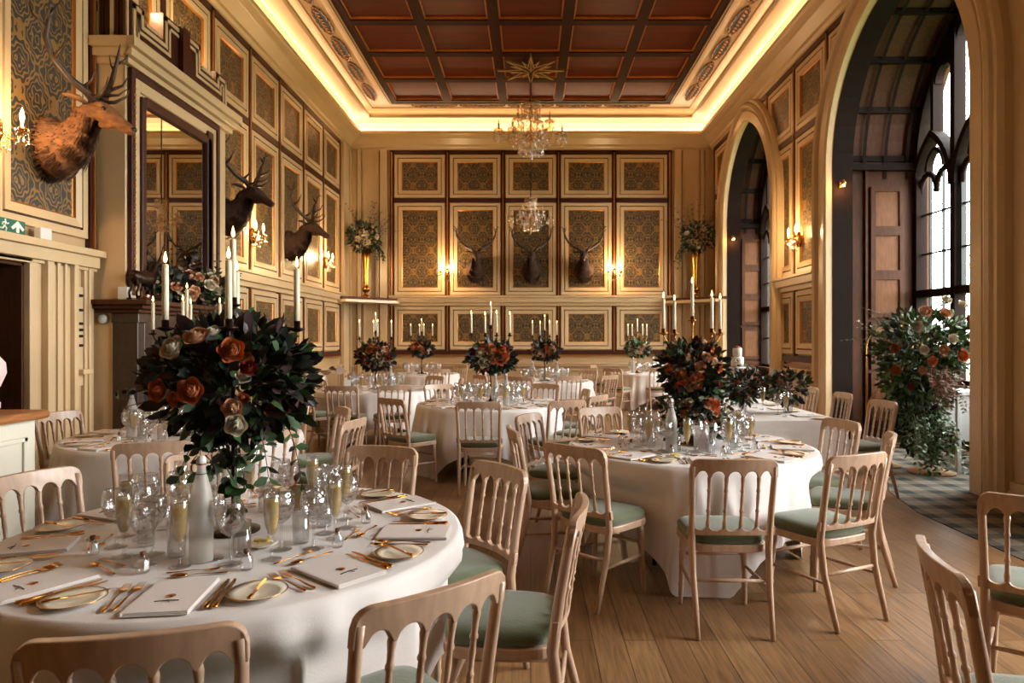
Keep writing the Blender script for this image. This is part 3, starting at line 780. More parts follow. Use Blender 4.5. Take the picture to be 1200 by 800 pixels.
# cornice shelf wrapping the front and the near end
for z0, z1, o_ in ((4.26, 4.32, .06), (4.32, 4.40, .12), (4.40, 4.50, .17)): mb.box(-HW, BX+o_, BY0-o_*.8, BY1+.06+o_*.5, z0, z1, 0)
struct(mb.build('wall_chimney_breast', [CREAM, MAROON, GILT], bevel=.006))
t = thing('wall_mirror', 'tall wall mirror with a brown frame above the fireplace', 'mirror', (BX, 7.12, 1.98))
MB().box(.0, .022, .03, MR-ML-.0, 0, MT-1.98-.02, 0).build('mirror_glass', MIRROR, t)
m = MB(); W_ = MR-ML; Z_ = MT-1.98
m.box(0, .06, -.05, .03, -.05, Z_+.06, 0).box(0, .06, W_, W_+.12, -.05, Z_+.06, 0).box(0, .06, .03, W_, Z_-.02, Z_+.08, 0).box(0, .06, .03, W_, -.05, 0, 0)
m.build('frame', MAROON, t, bevel=.008)
# stepped pediment with greek key bands
mb = MB(); PX0, PX1 = BX-.12, BX+.02
steps = [(6.93, 7.18, 4.95), (7.18, 7.54, 4.80), (7.54, 8.40, 5.10), (8.40, 8.80, 4.82), (8.80, 9.12, 4.95)]
for a, b, z in steps: mb.box(PX0, PX1, a, b, 4.5, z, 1)
def band(o, w_, x1, m_):      # a strip following the stepped outline at distance o inside it
    ed = []
    for k_, (a, b, z) in enumerate(steps):
        la = steps[k_-1][2] < z if k_ else True; lb = steps[k_+1][2] < z if k_ < len(steps)-1 else True
        ed.append((a+o if la else a-o, b-o if lb else b+o, z-o))
    for a, b, z in ed:
        if b-a > .02: mb.box(PX1-.01, x1, a, b, z-w_, z, m_)
    for (a, b, z), (a2, b2, z2) in zip(ed, ed[1:]):
        y0 = b; lo, hi = min(z, z2)-w_, max(z, z2)
        if z2 > z: mb.box(PX1-.01, x1, a2, a2+w_, lo, hi, m_)
        else: mb.box(PX1-.01, x1, b-w_, b, lo, hi, m_)
    mb.box(PX1-.01, x1, ed[0][0], ed[0][0]+w_, 4.53, ed[0][2], m_); mb.box(PX1-.01, x1, ed[-1][1]-w_, ed[-1][1], 4.53, ed[-1][2], m_)
band(.03, .045, PX1+.012, 0); band(.105, .035, PX1+.012, 0)
mb.box(PX0, PX1+.06, 7.86, 8.02, 4.5, 5.1, 1)
for a, b, z in ((7.20, 7.52, 4.80), (8.42, 8.78, 4.84)):   # cream plinth boxes in the notches
    mb.box(PX0-.1, PX1-.01, a+.04, b-.04, z, z+.05, 0)
for i in range(6): mb.box(-HW+.02+i*.05, -HW+.055+i*.05, 6.86, 6.93, 4.5, 6.02, 1 if i % 3 else 0)
mb.box(-HW, BX, 6.9, 7.1, 4.5, 6.02, 0)
struct(mb.build('trim_8', [CREAM, MAROON]))
for y_ in (7.36, 8.6): pt('pediment_uplight_glow', (-4.24, y_, 5.15), 26, (1, .72, .4), .05)
for y_, lb in ((7.36, 'small glass uplight in the notch above the mirror, nearer the stag head by the doorway'), (8.6, 'small glass uplight in the notch above the mirror, farther notch')):
    t = thing('uplight', lb, 'lamp', (-4.22, y_, 4.86)); MB().lathe([(.05, 0), (.05, .05), (.04, .06), (0, .06)], 12).build('base', BRASS, t)
    MB().lathe([(.0, .06), (.035, .07), (.04, .11), (.0, .13)], 12).build('bulb', BULB, t)
# fireplace
struct(MB().box(-HW, -4.2, BY0, BY1, 0, 1.9).build('wall_chimney_base', CREAM))
t = thing('fireplace', 'dark veined marble fireplace with a deep wooden mantel shelf below the mirror', 'fireplace', (-HW, 8.0, 0))
L0 = -1.16
m = MB().box(.205, .46, L0, L0+.12, 0, 1.76, 0).box(.205, .46, 1.0, 1.12, 0, 1.76, 0).box(.205, .46, L0+.12, 1.0, 1.30, 1.76, 0)
m.box(.205, .48, L0-.02, L0+.14, 0, .18, 0).box(.205, .48, L0-.02, L0+.14, 1.66, 1.76, 0)
m.build('surround', MARB, t, bevel=.01)
MB().box(.205, .23, L0+.12, 1.0, .0, 1.30, 0).box(.23, .44, L0+.12, L0+.14, 0, 1.30).box(.23, .44, .98, 1.0, 0, 1.30).build('firebox', VOIDBLACK, t)
m = MB().box(.0, .62, L0-.12, 1.24, 1.84, 1.89, 0).box(.0, .56, L0-.08, 1.2, 1.80, 1.84, 0).box(.0, .5, L0-.04, 1.16, 1.76, 1.80, 0)
m.build('mantel_shelf', WOODD, t, bevel=.012)
m = MB()
for i in range(9): m.tube([(.42, -.42+i*.1, .03), (.42, -.42+i*.1, .38)], .008, 5)
m.tube([(.42, -.46, .38), (.42, .42, .38)], .01, 5); m.build('grate', BLACKM, t)
# things on the mantel
MZ = 1.89
t = thing('stag_figurine', 'dark bronze standing stag figurine on the mantel before the mirror', 'figurine', (-3.98, 7.02, MZ), rz=PI/2)
m = MB()   # facing -x local -> body along x
body = [(-.20, .22, .035, .05), (-.17, .235, .052, .07), (-.05, .225, .055, .075), (.08, .235, .06, .085), (.14, .26, .05, .075), (.19, .33, .032, .05), (.22, .40, .028, .036), (.27, .42, .026, .030), (.33, .395, .016, .018), (.35, .385, .008, .01)]
secs = []
for i, (x, z, ry, rz_) in enumerate(body):
    a = body[max(0, i-1)]; b = body[min(len(body)-1, i+1)]; secs.append(ellring((x, 0, z), (b[0]-a[0], 0, b[1]-a[1]), ry, rz_, 12))
m.loft(secs)
for x, sg in ((-.16, -1), (-.16, 1), (.11, -1), (.11, 1)):
    k = -.03 if x < 0 else .01
    m.tube([(x, sg*.035, .22), (x+k*-.6, sg*.036, .13), (x+k, sg*.036, .075), (x+k*.6, sg*.036, .02)], [.03, .018, .010, .012], 8)
m.tube([(-.2, 0, .25), (-.235, 0, .20)], [.014, .004], 6)
m.build('stag', BRONZE, t)
m = MB()
for sg in (-1, 1):
    m.tube([(.25, sg*.015, .44), (.22, sg*.06, .50), (.20, sg*.09, .58), (.23, sg*.10, .64)], [.008, .007, .005, .002], 6)
    for f in ((.22, .06, .50), (.20, .09, .57)): m.tube([(f[0], sg*f[1], f[2]), (f[0]+.06, sg*(f[1]+.02), f[2]+.05)], [.006, .001], 5)
m.build('antlers', BRONZE, t)
MB().prism([(.26*math.cos(a)*1.0, .09*math.sin(a)) for a in [2*PI*i/24 for i in range(24)]], 'z', 0, .02).build('base', BRONZE, t)
t = thing('pillar_candle_holder', 'small amber glass candle holder at the near end of the mantel', 'candle holder', (-3.86, 6.84, MZ))
MB().lathe([(.035, 0), (.04, .01), (.04, .10), (.037, .10), (.035, .012), (0, .012)], 16).build('glass_cup', CHAMP, t); MB().lathe([(.03, .013), (.03, .05), (0, .052)], 12).build('candle', WAX, t)
tag(MB().box(-.05, .05, -.04, .04, 0, .13).build('white_box', WHITEP, None, (-4.08, 6.86, MZ), bevel=.006), 'small white box at the near end of the mantel against the wall', 'box')
tag(MB().lathe([(.05, 0), (.05, .015), (.035, .03), (0, .032)], 16).build('sensor', WHITEP, None, (-4.30, 6.865, 1.70)), 'round white sensor on the cream wall below the end of the mantel', 'sensor').rotation_euler = (PI/2, 0, 0)

# ---- doorway with its layered casing
mb = MB()
def cas(y0, y1, x1, z1, m=0, z0=0): mb.box(-HW, -HW+x1, y0, y1, z0, z1, m)
mb.box(-HW-.28, -HW, DY1-.03, DY1, 0, DZ, 1).box(-HW-.28, -HW, DY0, DY0+.03, 0, DZ, 1).box(-HW-.28, -HW, DY0, DY1, DZ-.03, DZ, 1)
for a, b, d in ((5.93, 6.02, .05), (6.02, 6.10, .03), (6.10, 6.18, .09), (6.20, 6.44, .06), (6.24, 6.28, .08), (6.34, 6.38, .08), (6.44, 6.50, .10), (6.66, 6.80, .05), (6.70, 6.74, .07)):
    cas(a, b, d, 2.20); 
    aa, bb = DY0-(b-5.93), DY0-(a-5.93); cas(aa, bb, d, 2.20)
cas(4.0, 6.82, .10, 2.31, 0, 2.20); cas(3.96, 6.86, .14, 2.375, 0, 2.31); cas(3.98, 6.84, .06, 2.20, 0, 2.17); cas(DY0-.02, DY1+.02, .06, 2.20, 0, DZ)
cas(6.50, 6.66, .015, 2.20, 2)
struct(mb.build('door_1', [CREAM, WOODD, CREAMD], bevel=.005))
struct(MB().box(-HW-.29, -HW-.25, DY0, DY1, 0, DZ).build('doorway_dark', VOIDBLACK))  # black sheet standing in for the darkness beyond the doorway, no door leaf
t = thing('switch_rack', 'narrow cream wall shelf with dark slots in the recess beside the doorway', 'wall rack', (-HW+.015, 6.58, 0))
m = MB()
for z in (1.44, 1.53, 1.59, 1.65, 1.78, 1.92): m.box(0, .06, -.06, .02, z-.016, z+.010, 0)
m.build('slots', VOIDBLACK, t); MB().box(0, .05, -.07, .03, 1.05, 2.0, 0).build('backboard', CREAM, t); MB().box(0, .13, -.08, .06, 1.16, 1.21).build('ledge', CREAM, t, bevel=.008)
# exit sign
GREEN = mat('sign green', (18, 92, 66), .5); SW = mat('sign white', (232, 236, 226), .5)
t = thing('fire_exit_sign', 'green and white fire exit sign above the doorway', 'sign', (-HW+.075, 5.84, 2.382), rz=PI/2)
MB().box(-.52, 0, 0, .012, 0, .115).build('board', GREEN, t)
def text(s, loc, size, parent, name='lettering', rot=(PI/2, 0, 0), m=SW, al='LEFT'):
    cu = bpy.data.curves.new(name, 'FONT'); cu.body = s; cu.size = size; cu.extrude = .001; cu.align_x = al
    o = bpy.data.objects.new(name, cu); C.objects.link(o)
    dg = bpy.context.evaluated_depsgraph_get(); me = bpy.data.meshes.new_from_object(o.evaluated_get(dg)); bpy.data.objects.remove(o)
    me.materials.clear(); me.materials.append(m)
    o = bpy.data.objects.new(name, me); C.objects.link(o); o.location = loc; o.rotation_euler = rot; o.parent = parent; return o
t.rotation_euler = (0, 0, PI/2)
text('Fire', (-.49, -.004, .066), .052, t); text('exit', (-.49, -.004, .018), .052, t)
m = MB().prism([(-.105, .012), (-.075, .012), (-.075, .062), (-.035, .03), (-.018, .048), (-.09, .108), (-.162, .048), (-.145, .03), (-.105, .062)], 'y', -.006, 0); m.build('arrow', SW, t)
m = MB().ball((-.225, -.003, .098), .010, 0, 8, (1, .3, 1))
m.tube([(-0.225, -.003, 0.087), (-0.234, -.003, 0.051)], .010, 6, flat=.4).tube([(-0.234, -.003, 0.051), (-0.212, -.003, 0.032), (-0.221, -.003, 0.007)], .006, 5).tube([(-0.234, -.003, 0.051), (-0.252, -.003, 0.028), (-0.275, -.003, 0.028)], .006, 5)
m.tube([(-0.225, -.003, 0.083), (-0.203, -.003, 0.069), (-0.189, -.003, 0.078)], .005, 5).tube([(-0.225, -.003, 0.083), (-0.252, -.003, 0.074), (-0.257, -.003, 0.055)], .005, 5)
m.build('running_figure', SW, t)
tag(MB().box(-.03, .03, -.07, .07, -.05, .05).build('white_wall_box', WHITEP, None, (-HW+.10, 6.02, 2.425), bevel=.006), 'small white box on the wall beside the exit sign', 'wall box')

# ---- corner shelves and trumpet vases
for sx, wh in ((-1, 'stag head wall'), (1, 'window wall')):
    pl = [(sx*4.4, YB-.12), (sx*4.4, YB-1.25), (sx*4.2, YB-1.25), (sx*3.2, YB-.32), (sx*3.2, YB-.12)]
    t = thing('corner_shelf', 'wooden corner shelf holding the tall vase, by the %s' % wh, 'shelf')
    MB().prism(pl, 'z', 2.40, 2.46).build('shelf_board', WOODD, t)
    MB().prism([(x*.985, y_+.02) for x, y_ in pl], 'z', 2.34, 2.40).build('moulding', CREAM, t)
def leafshape(m, M, L, Wd, mi, bend=.25):
    v = [(0, 0, 0), (L*.35, Wd*.5, L*bend*.35), (L*.35, -Wd*.5, L*bend*.35), (L*.35, 0, L*bend*.15), (L*.75, Wd*.34, L*bend*.4), (L*.75, -Wd*.34, L*bend*.4), (L*.75, 0, L*bend*.22), (L, 0, L*bend*.1)]
    m.add([tuple(M @ Vector(p)) for p in v], [(0, 3, 1), (0, 2, 3), (1, 3, 6, 4), (3, 2, 5, 6), (4, 6, 7), (6, 5, 7)], mi, True)
def rmat(c, d, roll=None, up=Vector((0, 0, 1))):
    d = Vector(d).normalized(); a = up if abs(d.dot(up)) < .95 else Vector((1, 0, 0)); y_ = a.cross(d).normalized(); z = d.cross(y_)
    M = Matrix((d, y_, z)).transposed().to_4x4(); M.translation = c
    return M @ Matrix.Rotation(R.uniform(0, 6.3) if roll is None else roll, 4, 'X')
def rball():
    while 1:
        v = Vector((R.uniform(-1, 1), R.uniform(-1, 1), R.uniform(-1, 1)))
        if .02 < v.length <= 1: return v
def foliage(m, c, rad, n, ls, weights, inner=.45):
    """leaves pointing roughly outwards through an ellipsoid"""
    rad = Vector(rad); c = Vector(c)
    for _ in range(n):
        v = rball().normalized(); k = R.uniform(inner, 1)**.7
        p = c+Vector((v.x*rad.x, v.y*rad.y, v.z*rad.z))*k
        d = v+rball()*.8; L = R.uniform(*ls); mi = R.choices(range(len(LEAFS)), weights)[0]
        leafshape(m, rmat(p, d), L, L*R.uniform(.38, .62), mi, R.uniform(-.3, .5))
def twig(m, p0, d, L, n, ls, mi, leafmi, r_=.003, droop=0):
    p = Vector(p0); d = Vector(d).normalized(); pts = [p.copy()]
    for i in range(n):
        d = (d+rball()*.18+Vector((0, 0, -droop))).normalized(); p = p+d*(L/n); pts.append(p.copy())
        for sg in (-1, 1):
            dd = d.cross(Vector((0, 0, 1)))
            if dd.length < .1: dd = Vector((1, 0, 0))
            dd = (dd.normalized()*sg+d*.6+rball()*.5); q = R.uniform(*ls); leafshape(m, rmat(p, dd), q, q*.55, leafmi if isinstance(leafmi, int) else R.choice(leafmi))
    m.tube(pts, [r_*(1-.6*i/n) for i in range(n+1)], 4, mi)
def rosemesh(name, seed=1):
    rr = random.Random(seed); m = MB(); lay = 8
    for L in range(lay):
        f = L/(lay-1); R_ = .16+.84*f**.85; n = 24; rows = 6; npet = 2+L//2; ph = rr.random()*6; vs = []
        top = .62-.42*f+rr.uniform(-.03, .03); bot = -.45
        for j in range(rows):
            tt = j/(rows-1)
            for i in range(n):
                a = 2*PI*i/n; pet = abs(math.cos(npet*a/2+ph))**.6
                bulge = math.sin(min(1, tt*1.15)*PI*.55)
                rad = R_*(.30+.72*bulge)
                rad *= 1+(.16*f*tt**5)*(pet)-(.30*(1-f)*tt**3)
                rad *= 1+.05*math.cos(npet*a+ph*2)*tt
                z = bot+(top-bot)*tt*(1-.16*(1-pet)*tt**2)-.10*f*tt**6
                vs.append((rad*math.cos(a+tt*.35), rad*math.sin(a+tt*.35), z))
        m.add(vs, [(j*n+i, j*n+(i+1) % n, (j+1)*n+(i+1) % n, (j+1)*n+i) for j in range(rows-1) for i in range(n)], 0, True)
    me = bpy.data.meshes.new(name); me.from_pydata(m.v, [], m.f); me.polygons.foreach_set('use_smooth', m.s); return me
ROSEME = {}
def rose(parent, p, d, r_, m, name='rose'):
    key = (m.name, R.randint(1, 3))
    if key not in ROSEME:
        me = rosemesh('rose', key[1]); me.materials.append(m); ROSEME[key] = me
    o = bpy.data.objects.new(name, ROSEME[key]); C.objects.link(o)
    q = Vector(d).to_track_quat('Z', 'Y'); o.location = p; o.rotation_euler = q.to_euler(); o.scale = (r_,)*3; o.parent = parent
    return o
def roseson(parent, c, rad, lst, bias=(0, -.8, .1), out=1.02):
    c = Vector(c)
    for r_, m in lst:
        v = (rball().normalized()+Vector(bias)).normalized()
        rose(parent, c+Vector((v.x*rad[0], v.y*rad[1], v.z*rad[2]))*out*.95, v, r_, m)
for sx, wh in ((-1, 'beside the stag head wall'), (1, 'beside the window wall')):
    x, y_ = sx*3.85, YB-.55
    v = thing('trumpet_vase', 'tall gold trumpet vase of flowers on the corner shelf %s' % wh, 'vase', (x, y_, 2.46))
    MB().lathe([(.13, 0), (.13, .03), (.05, .07), (.04, .11), (.09, .17), (.10, .21), (.06, .27), (.05, .30), (.06, .6), (.08, .9), (.13, 1.15), (.12, 1.15), (.06, .85), (0, .84)], 20).build('vase_body', BRASS, v)
    fl = thing('flower_arrangement', 'loose dark foliage with %s flowers in the corner vase %s' % ('small white' if sx < 0 else 'few', wh), 'flowers', (x, y_, 3.62))
    m = MB(); foliage(m, (sx*.05, -.05, .25), (.42, .3, .34), 420, (.06, .13), (6, 4, 2, 1, 0, 1))
    for i in range(26): twig(m, (0, 0, .2), (R.uniform(-1.2, 1.2), R.uniform(-.4, .1), R.uniform(.2, 1.5)), R.uniform(.5, .95), 7, (.03, .06), 2, (2, 5), .004)
    for i in range(8): twig(m, (-sx*.15, -.1, .1), (-sx*R.uniform(.3, 1), -.3, -.1), R.uniform(.4, .7), 7, (.05, .08), 0, (0, 1), .004, .25)
    m.build('foliage', LEAFS, fl, fix=False)
    roseson(fl, (0, -.05, .25), (.36, .3, .3), [(R.uniform(.045, .065), ROSEW if sx < 0 else R.choice((ROSEW, ROSEP))) for _ in range(12 if sx < 0 else 6)])
# mantel flower garland
fl = thing('mantel_garland', 'dark foliage and cream roses heaped along the mantel before the mirror', 'flowers', (-4.02, 8.05, MZ))
m = MB()
for i in range(7): foliage(m, (R.uniform(0, .15), -.62+i*.22, .17+.06*math.sin(i*2)), (.17, .2, .19), 130, (.06, .12), (6, 3, 3, 0, 0, 1))
for i in range(10): twig(m, (.05, R.uniform(-.6, .8), .2), (R.uniform(-.1, .6), R.uniform(-1, 1), R.uniform(.3, 1.4)), R.uniform(.3, .5), 6, (.04, .07), 2, (0, 2, 5))
m.v = [(max(x, -.02), y_, max(z, .005)) for x, y_, z in m.v]
m.build('foliage', LEAFS, fl, fix=False)
for i in range(16):
    rose(fl, (R.uniform(.12, .28), -.65+i*.095, R.uniform(.06, .36)), (R.uniform(.4, 1), -.7, R.uniform(0, .8)), R.uniform(.05, .07), R.choice((ROSEW, ROSEP, ROSEO, ROSEW)))

# ---- bar cabinet on the left
t = thing('bar_cabinet', 'cream panelled cabinet with a thick oak top before the doorway', 'cabinet', (-3.45, 3.75, 0))
m = MB().box(-.35, .35, -1.5, .52, .08, 1.0, 0)
for a, b in ((-1.42, -.5), (-.42, .44)):
    for z0, z1, w_ in ((.2, .9, .05),):
        m.box(.35, .365, a, b, z0, z0+.03, 0).box(.35, .365, a, b, z1-.03, z1, 0).box(.35, .365, a, a+.03, z0, z1, 0).box(.35, .365, b-.03, b, z0, z1, 0)
m.build('body', WHITEP if 0 else mat('cream cabinet paint', (214, 204, 184), .4), t, bevel=.004)
MB().box(-.34, .34, -1.49, .51, 0, .08).build('plinth', MAROON, t)
MB().box(-.42, .41, -1.6, .58, 1.0, 1.055).build('worktop', mat('oak worktop', (150, 92, 44), .35, var=.35, vs=6, stretch=(8, 1, 8)), t, bevel=.02)
t = thing('ceramic_vase', 'pale pink ceramic vase with a curled white ribbon on the cabinet', 'vase', (-3.28, 4.08, 1.055))
MB().lathe([(.06, 0), (.09, .03), (.09, .06), (.05, .10), (.09, .16), (.12, .24), (.115, .30), (.07, .36), (.06, .37), (0, .35)], 24).build('body', mat('pale pink ceramic', (226, 196, 190), .4), t)
MB().tube([(.07+.07*math.cos(a), -.08, .055+.045*math.sin(a)) for a in [2*PI*i/20*1.2 for i in range(21)]], .018, 8, flat=.5).build('ribbon', WHITEP, t)

# ---- radiator between the arches, pictures on that wall, alarm box
t = thing('radiator', 'cream column radiator against the wall between the window arches', 'radiator', (HW-.10, 11.05, 0), rz=PI/2)
m = MB()
for i in range(11): m.box(-.5+i*.09, -.5+i*.09+.07, -.05, .05, .12, 1.02, 0)
m.build('columns', CREAM, t, bevel=.015); MB().tube([(-.5, 0, .17), (.5, 0, .17)], .025).tube([(-.5, 0, .97), (.5, 0, .97)], .025).build('header_pipes', CREAM, t)
for x in (-.42, .42): MB().box(x-.03, x+.03, -.04, .04, 0, .14).build('foot', CREAM, t)
tag(MB().box(-.03, 0, -.07, .07, -.05, .05).build('alarm_box', ROSER, None, (HW, 11.72, 1.36), bevel=.005), 'small dark red alarm box on the wall between the window arches', 'alarm')

# ---- flower installation in the near bay, with its bases and copper frame
ix, iy = 4.42, 7.75
for x, y_, r_, lb in ((ix-.28, iy+.30, .20, 'round sandy base under the back of the floral installation'), (ix+.06, iy-.12, .24, 'round sandy base under the front of the floral installation')):
    tag(MB().lathe([(r_, 0), (r_, .02), (r_*.55, .05), (.05, .07), (0, .07)], 28).build('flower_stand_base', KRAFT, None, (x, y_, .006)), lb, 'base')
t = thing('floral_installation', 'tall floor-standing mass of foliage and orange and white flowers in the window bay', 'flowers', (ix, iy, .08))
m = MB()
for z, r_, n_, dx in ((.40, .25, 480, -.02), (.70, .32, 800, -.04), (1.0, .40, 1000, -.04), (1.25, .52, 1100, 0), (1.45, .54, 900, .03)):
    foliage(m, (dx, -.02, z), (r_, r_*.7, .30), n_, (.05, .11), (5, 7, .5, 5, 6, 0), .5)
for i in range(40):   # light dried sprays
    a = R.uniform(0, 6.28); z = R.uniform(.9, 1.6)
    twig(m, (.25*math.cos(a), .15*math.sin(a), z), (math.cos(a), math.sin(a)*.6-.1, R.uniform(-.1, .9)), R.uniform(.35, .6), 9, (.025, .05), 5, R.choice(((5,), (5, 3), (3,), (1, 4))), .004)
for i in range(16):   # dense brown feathery heads at the front
    twig(m, (R.uniform(-.1, .2), -.32, R.uniform(.9, 1.15)), (R.uniform(-.6, .8), -.5, R.uniform(-.6, .2)), .42, 12, (.03, .05), 5, (5,), .004, .08)
for i in range(34):   # hanging eucalyptus and ivy
    twig(m, (R.uniform(-.25, .2), -.25, R.uniform(.35, .7)), (R.uniform(-.4, .3), -.3, -.6), R.uniform(.35, .6), 9, (.04, .065), 3, R.choice(((3,), (3, 1), (4, 1))), .004, .2)
m.v = [(x, y_, max(z, -.06)) for x, y_, z in m.v]
m.build('foliage', LEAFS, t, fix=False)
MB().tube([(-.26, .28, -.03), (-.2, .2, .6), (-.05, .05, 1.4)], .02).tube([(.08, -.10, -.03), (.05, -.05, .6), (0, 0, 1.4)], .02).build('pole', BRASS, t)
for p, d, r_, mm in (((.02, -.42, 1.30), (0, -1, .1), .055, ROSEP), ((.22, -.42, 1.24), (.2, -1, .2), .065, ROSEO), ((.32, -.40, 1.62), (.3, -1, .5), .06, ROSER), ((-.24, -.38, 1.55), (-.3, -1, .2), .055, ROSEW),
                    ((-.16, -.38, 1.72), (-.2, -1, .6), .06, ROSEP), ((-.42, -.25, 1.32), (-.6, -1, 0), .05, ROSEO), ((-.2, -.43, 1.3), (-.2, -1, 0), .045, ROSEW), ((-.12, -.44, 1.18), (0, -1, 0), .05, ROSEO),
                    ((-.2, -.4, 1.08), (-.2, -1, 0), .04, ROSEP), ((-.43, -.28, 1.08), (-.5, -1, 0), .05, ROSEO), ((.1, -.44, 1.42), (.1, -1, .2), .05, ROSEW), ((-.1, -.42, .95), (0, -1, -.1), .04, ROSEO),
                    ((.05, -.4, 1.7), (.1, -1, .6), .06, ROSEP), ((.12, -.3, 1.85), (0, -1, .8), .05, ROSEW), ((.3, -.3, 1.8), (.2, -.8, .8), .05, ROSEW), ((-.3, -.35, .9), (0, -1, 0), .035, ROSER)):
    rose(t, p, d, r_, mm)
t = thing('copper_frame', 'thin copper arched frame standing beside the floral installation', 'frame', (4.92, 9.3, .004))
def hoop(r_, z, x): return [(x+r_*math.cos(a), 0, z+r_*math.sin(a)) for a in [PI*i/16 for i in range(17)]]
MB().tube([(-.35, 0, .02)]+[(p[0], 0, p[2]) for p in hoop(.35, 1.35, 0)[::-1]]+[(.35, 0, .02)], .007).build('outer_arch', BRASS, t)
MB().tube([(-.35, 0, .9)]+[(p[0], 0, p[2]) for p in hoop(.35, .9, 0)[::-1]]+[(.35, 0, .9)], .009).tube(hoop(.35, .5, 0), .009).tube([(-.35, 0, .02), (.35, 0, .02)], .01).build('cross_hoops', BRASS, t)
# white slatted stand in the bay
t = thing('white_stand', 'white painted wooden stand with a solid back panel behind the floral installation', 'stand', (5.0, 7.98, 0.004))
for x in (-.18, .18):
    for y_ in (-.28, .28): MB().box(x-.022, x+.022, y_-.022, y_+.022, 0, .86).build('leg', WHITEP, t, bevel=.004)
MB().box(-.22, .22, -.32, .32, .86, .90).build('top', WHITEP, t, bevel=.006)
MB().box(-.16, .16, -.29, -.27, .34, .86).build('front_panel', WHITEP, t); MB().box(-.16, .16, .27, .29, .34, .86).build('back_panel', WHITEP, t)
for x in (-.18, .18): MB().box(x-.015, x+.015, -.26, .26, .12, .17).build('rail', WHITEP, t)
MB().box(-.16, .16, -.295, -.265, .12, .17).build('rail', WHITEP, t)
# ------------------------------------------------------------------ chairs
def make_chair():
    t = thing('banquet_chair', 'x', 'chair')
    W = .205; YBK = -.235           # back posts lateral, top of back at y
    def backy(z): return -.185-.075*max(0, (z-.44)/.46)**1.2
    curve = lambda x: -.030*(1-(x/W)**2)
    # rear legs running up as back posts
    for sg in (-1, 1):
        P = [(sg*.185, -.285, 0), (sg*.188, -.25, .12), (sg*.192, -.205, .28), (sg*.196, -.185, .44), (sg*.200, backy(.62), .62), (sg*W, backy(.80), .80), (sg*(W-.002), backy(.862), .862)]
        MB().tube(P, [.014, .017, .019, .021, .019, .018, .019], 10, flat=.85).build('leg', CHAIRW, t)
    sp = [-.123, -.041, .041, .123]
    edges = [-W+.012]+sp+[W-.012]
    def strip(zt, zb, th, mbx):
        n = 61; vs = []
        for i in range(n):
            x = -W-.016+(2*W+.032)*i/(n-1); xx = max(-W, min(W, x)); zt_, zb_ = zt(x), zb(x); yy = lambda z: backy(z)+curve(xx)
            vs += [(x, yy(zb_)-th/2, zb_), (x, yy(zt_)-th/2, zt_), (x, yy(zt_)+th/2, zt_), (x, yy(zb_)+th/2, zb_)]
        fs = [(4*i+k, 4*i+(k+1) % 4, 4*i+4+(k+1) % 4, 4*i+4+k) for i in range(n-1) for k in range(4)]+[(0, 1, 2, 3), tuple(4*(n-1)+k for k in (3, 2, 1, 0))]
        mbx.add(vs, fs, 0)
    def ztop(x):
        d = (W+.016)-abs(x); r = .05
        return .898-(r-math.sqrt(max(0, r*r-(r-d)**2)) if d < r else 0)+.004*math.cos(x/W*1.4)
    def scal(x, base, h):
        for a, b in zip(edges, edges[1:]):
            if a <= x <= b:
                c, w_ = (a+b)/2, (b-a)/2-.007; u = (x-c)/w_
                return base+(h*math.sqrt(1-u*u) if abs(u) < 1 else 0)
        return base
    m = MB(); strip(ztop, lambda x: min(ztop(x)-.003, scal(x, .803, .036)), .026, m); m.build('top_rail', CHAIRW, t, bevel=.004)
    m = MB(); strip(lambda x: scal(x, .548, -.020) if abs(x) < W-.014 else .548, lambda x: .50+.006*math.cos(x/W*1.5), .022, m); m.build('lower_rail', CHAIRW, t, bevel=.003)
    prof = [(.0095, 0), (.012, .03), (.0085, .05), (.008, .085), (.0115, .09), (.0115, .098), (.0075, .105), (.0095, .155), (.0080, .19), (.0115, .195), (.0115, .203), (.0085, .21), (.0095, .24), (.012, .262), (.010, .275)]
    for x in sp:
        z0, z1 = .538, .813; y0, y1 = backy(z0)+curve(x), backy(z1)+curve(x)
        m = MB().lathe(prof, 8); sh = (y1-y0)/(z1-z0)
        m.v = [(x+a, y0+b+c*sh, z0+c) for a, b, c in m.v]; m.build('spindle', CHAIRW, t)
    # seat frame, seat pad
    def outline(k, n=40):
        out = []
        for i in range(n):
            a = 2*PI*i/n; c, s_ = math.cos(a), math.sin(a); e = .42
            x = math.copysign(abs(c)**e, c); y_ = math.copysign(abs(s_)**e, s_)
            out.append((x*(.205+.012*y_)*k, y_*.195*k+.01))
        return out
    m = MB(); m.prism(outline(1.03), 'z', .405, .445); m.build('seat_frame', CHAIRW, t, bevel=.006)
    secs = []
    for k, z in ((.96, .446), (1.0, .455), (1.015, .472), (1.0, .487), (.93, .499), (.75, .506), (.4, .510)): secs.append([(x, y_, z) for x, y_ in outline(k)])
    MB().loft(secs).build('seat_cushion', CUSH, t)
    lp = [(.011, 0), (.013, .03), (.015, .10), (.019, .12), (.015, .13), (.017, .25), (.021, .30), (.016, .31), (.021, .33), (.021, .41)]
    for sg in (-1, 1):
        m = MB().lathe(lp, 10); m.v = [(x+sg*(.168+.014*(1-z/.41)), y_+.165+.02*(1-z/.41), z) for x, y_, z in m.v]; m.build('leg', CHAIRW, t)
        MB().tube([(sg*.178, .172, .22), (sg*.185, 0, .225), (sg*.192, -.205, .23)], [.008, .011, .008], 8).build('stretcher', CHAIRW, t)
    MB().tube([(-.177, .172, .29), (0, .172, .29), (.177, .172, .29)], [.008, .011, .008], 8).build('stretcher', CHAIRW, t)
    MB().tube([(-.192, -.205, .27), (0, -.205, .27), (.192, -.205, .27)], [.008, .011, .008], 8).build('stretcher', CHAIRW, t)
    return Proto(t)
CH = make_chair()
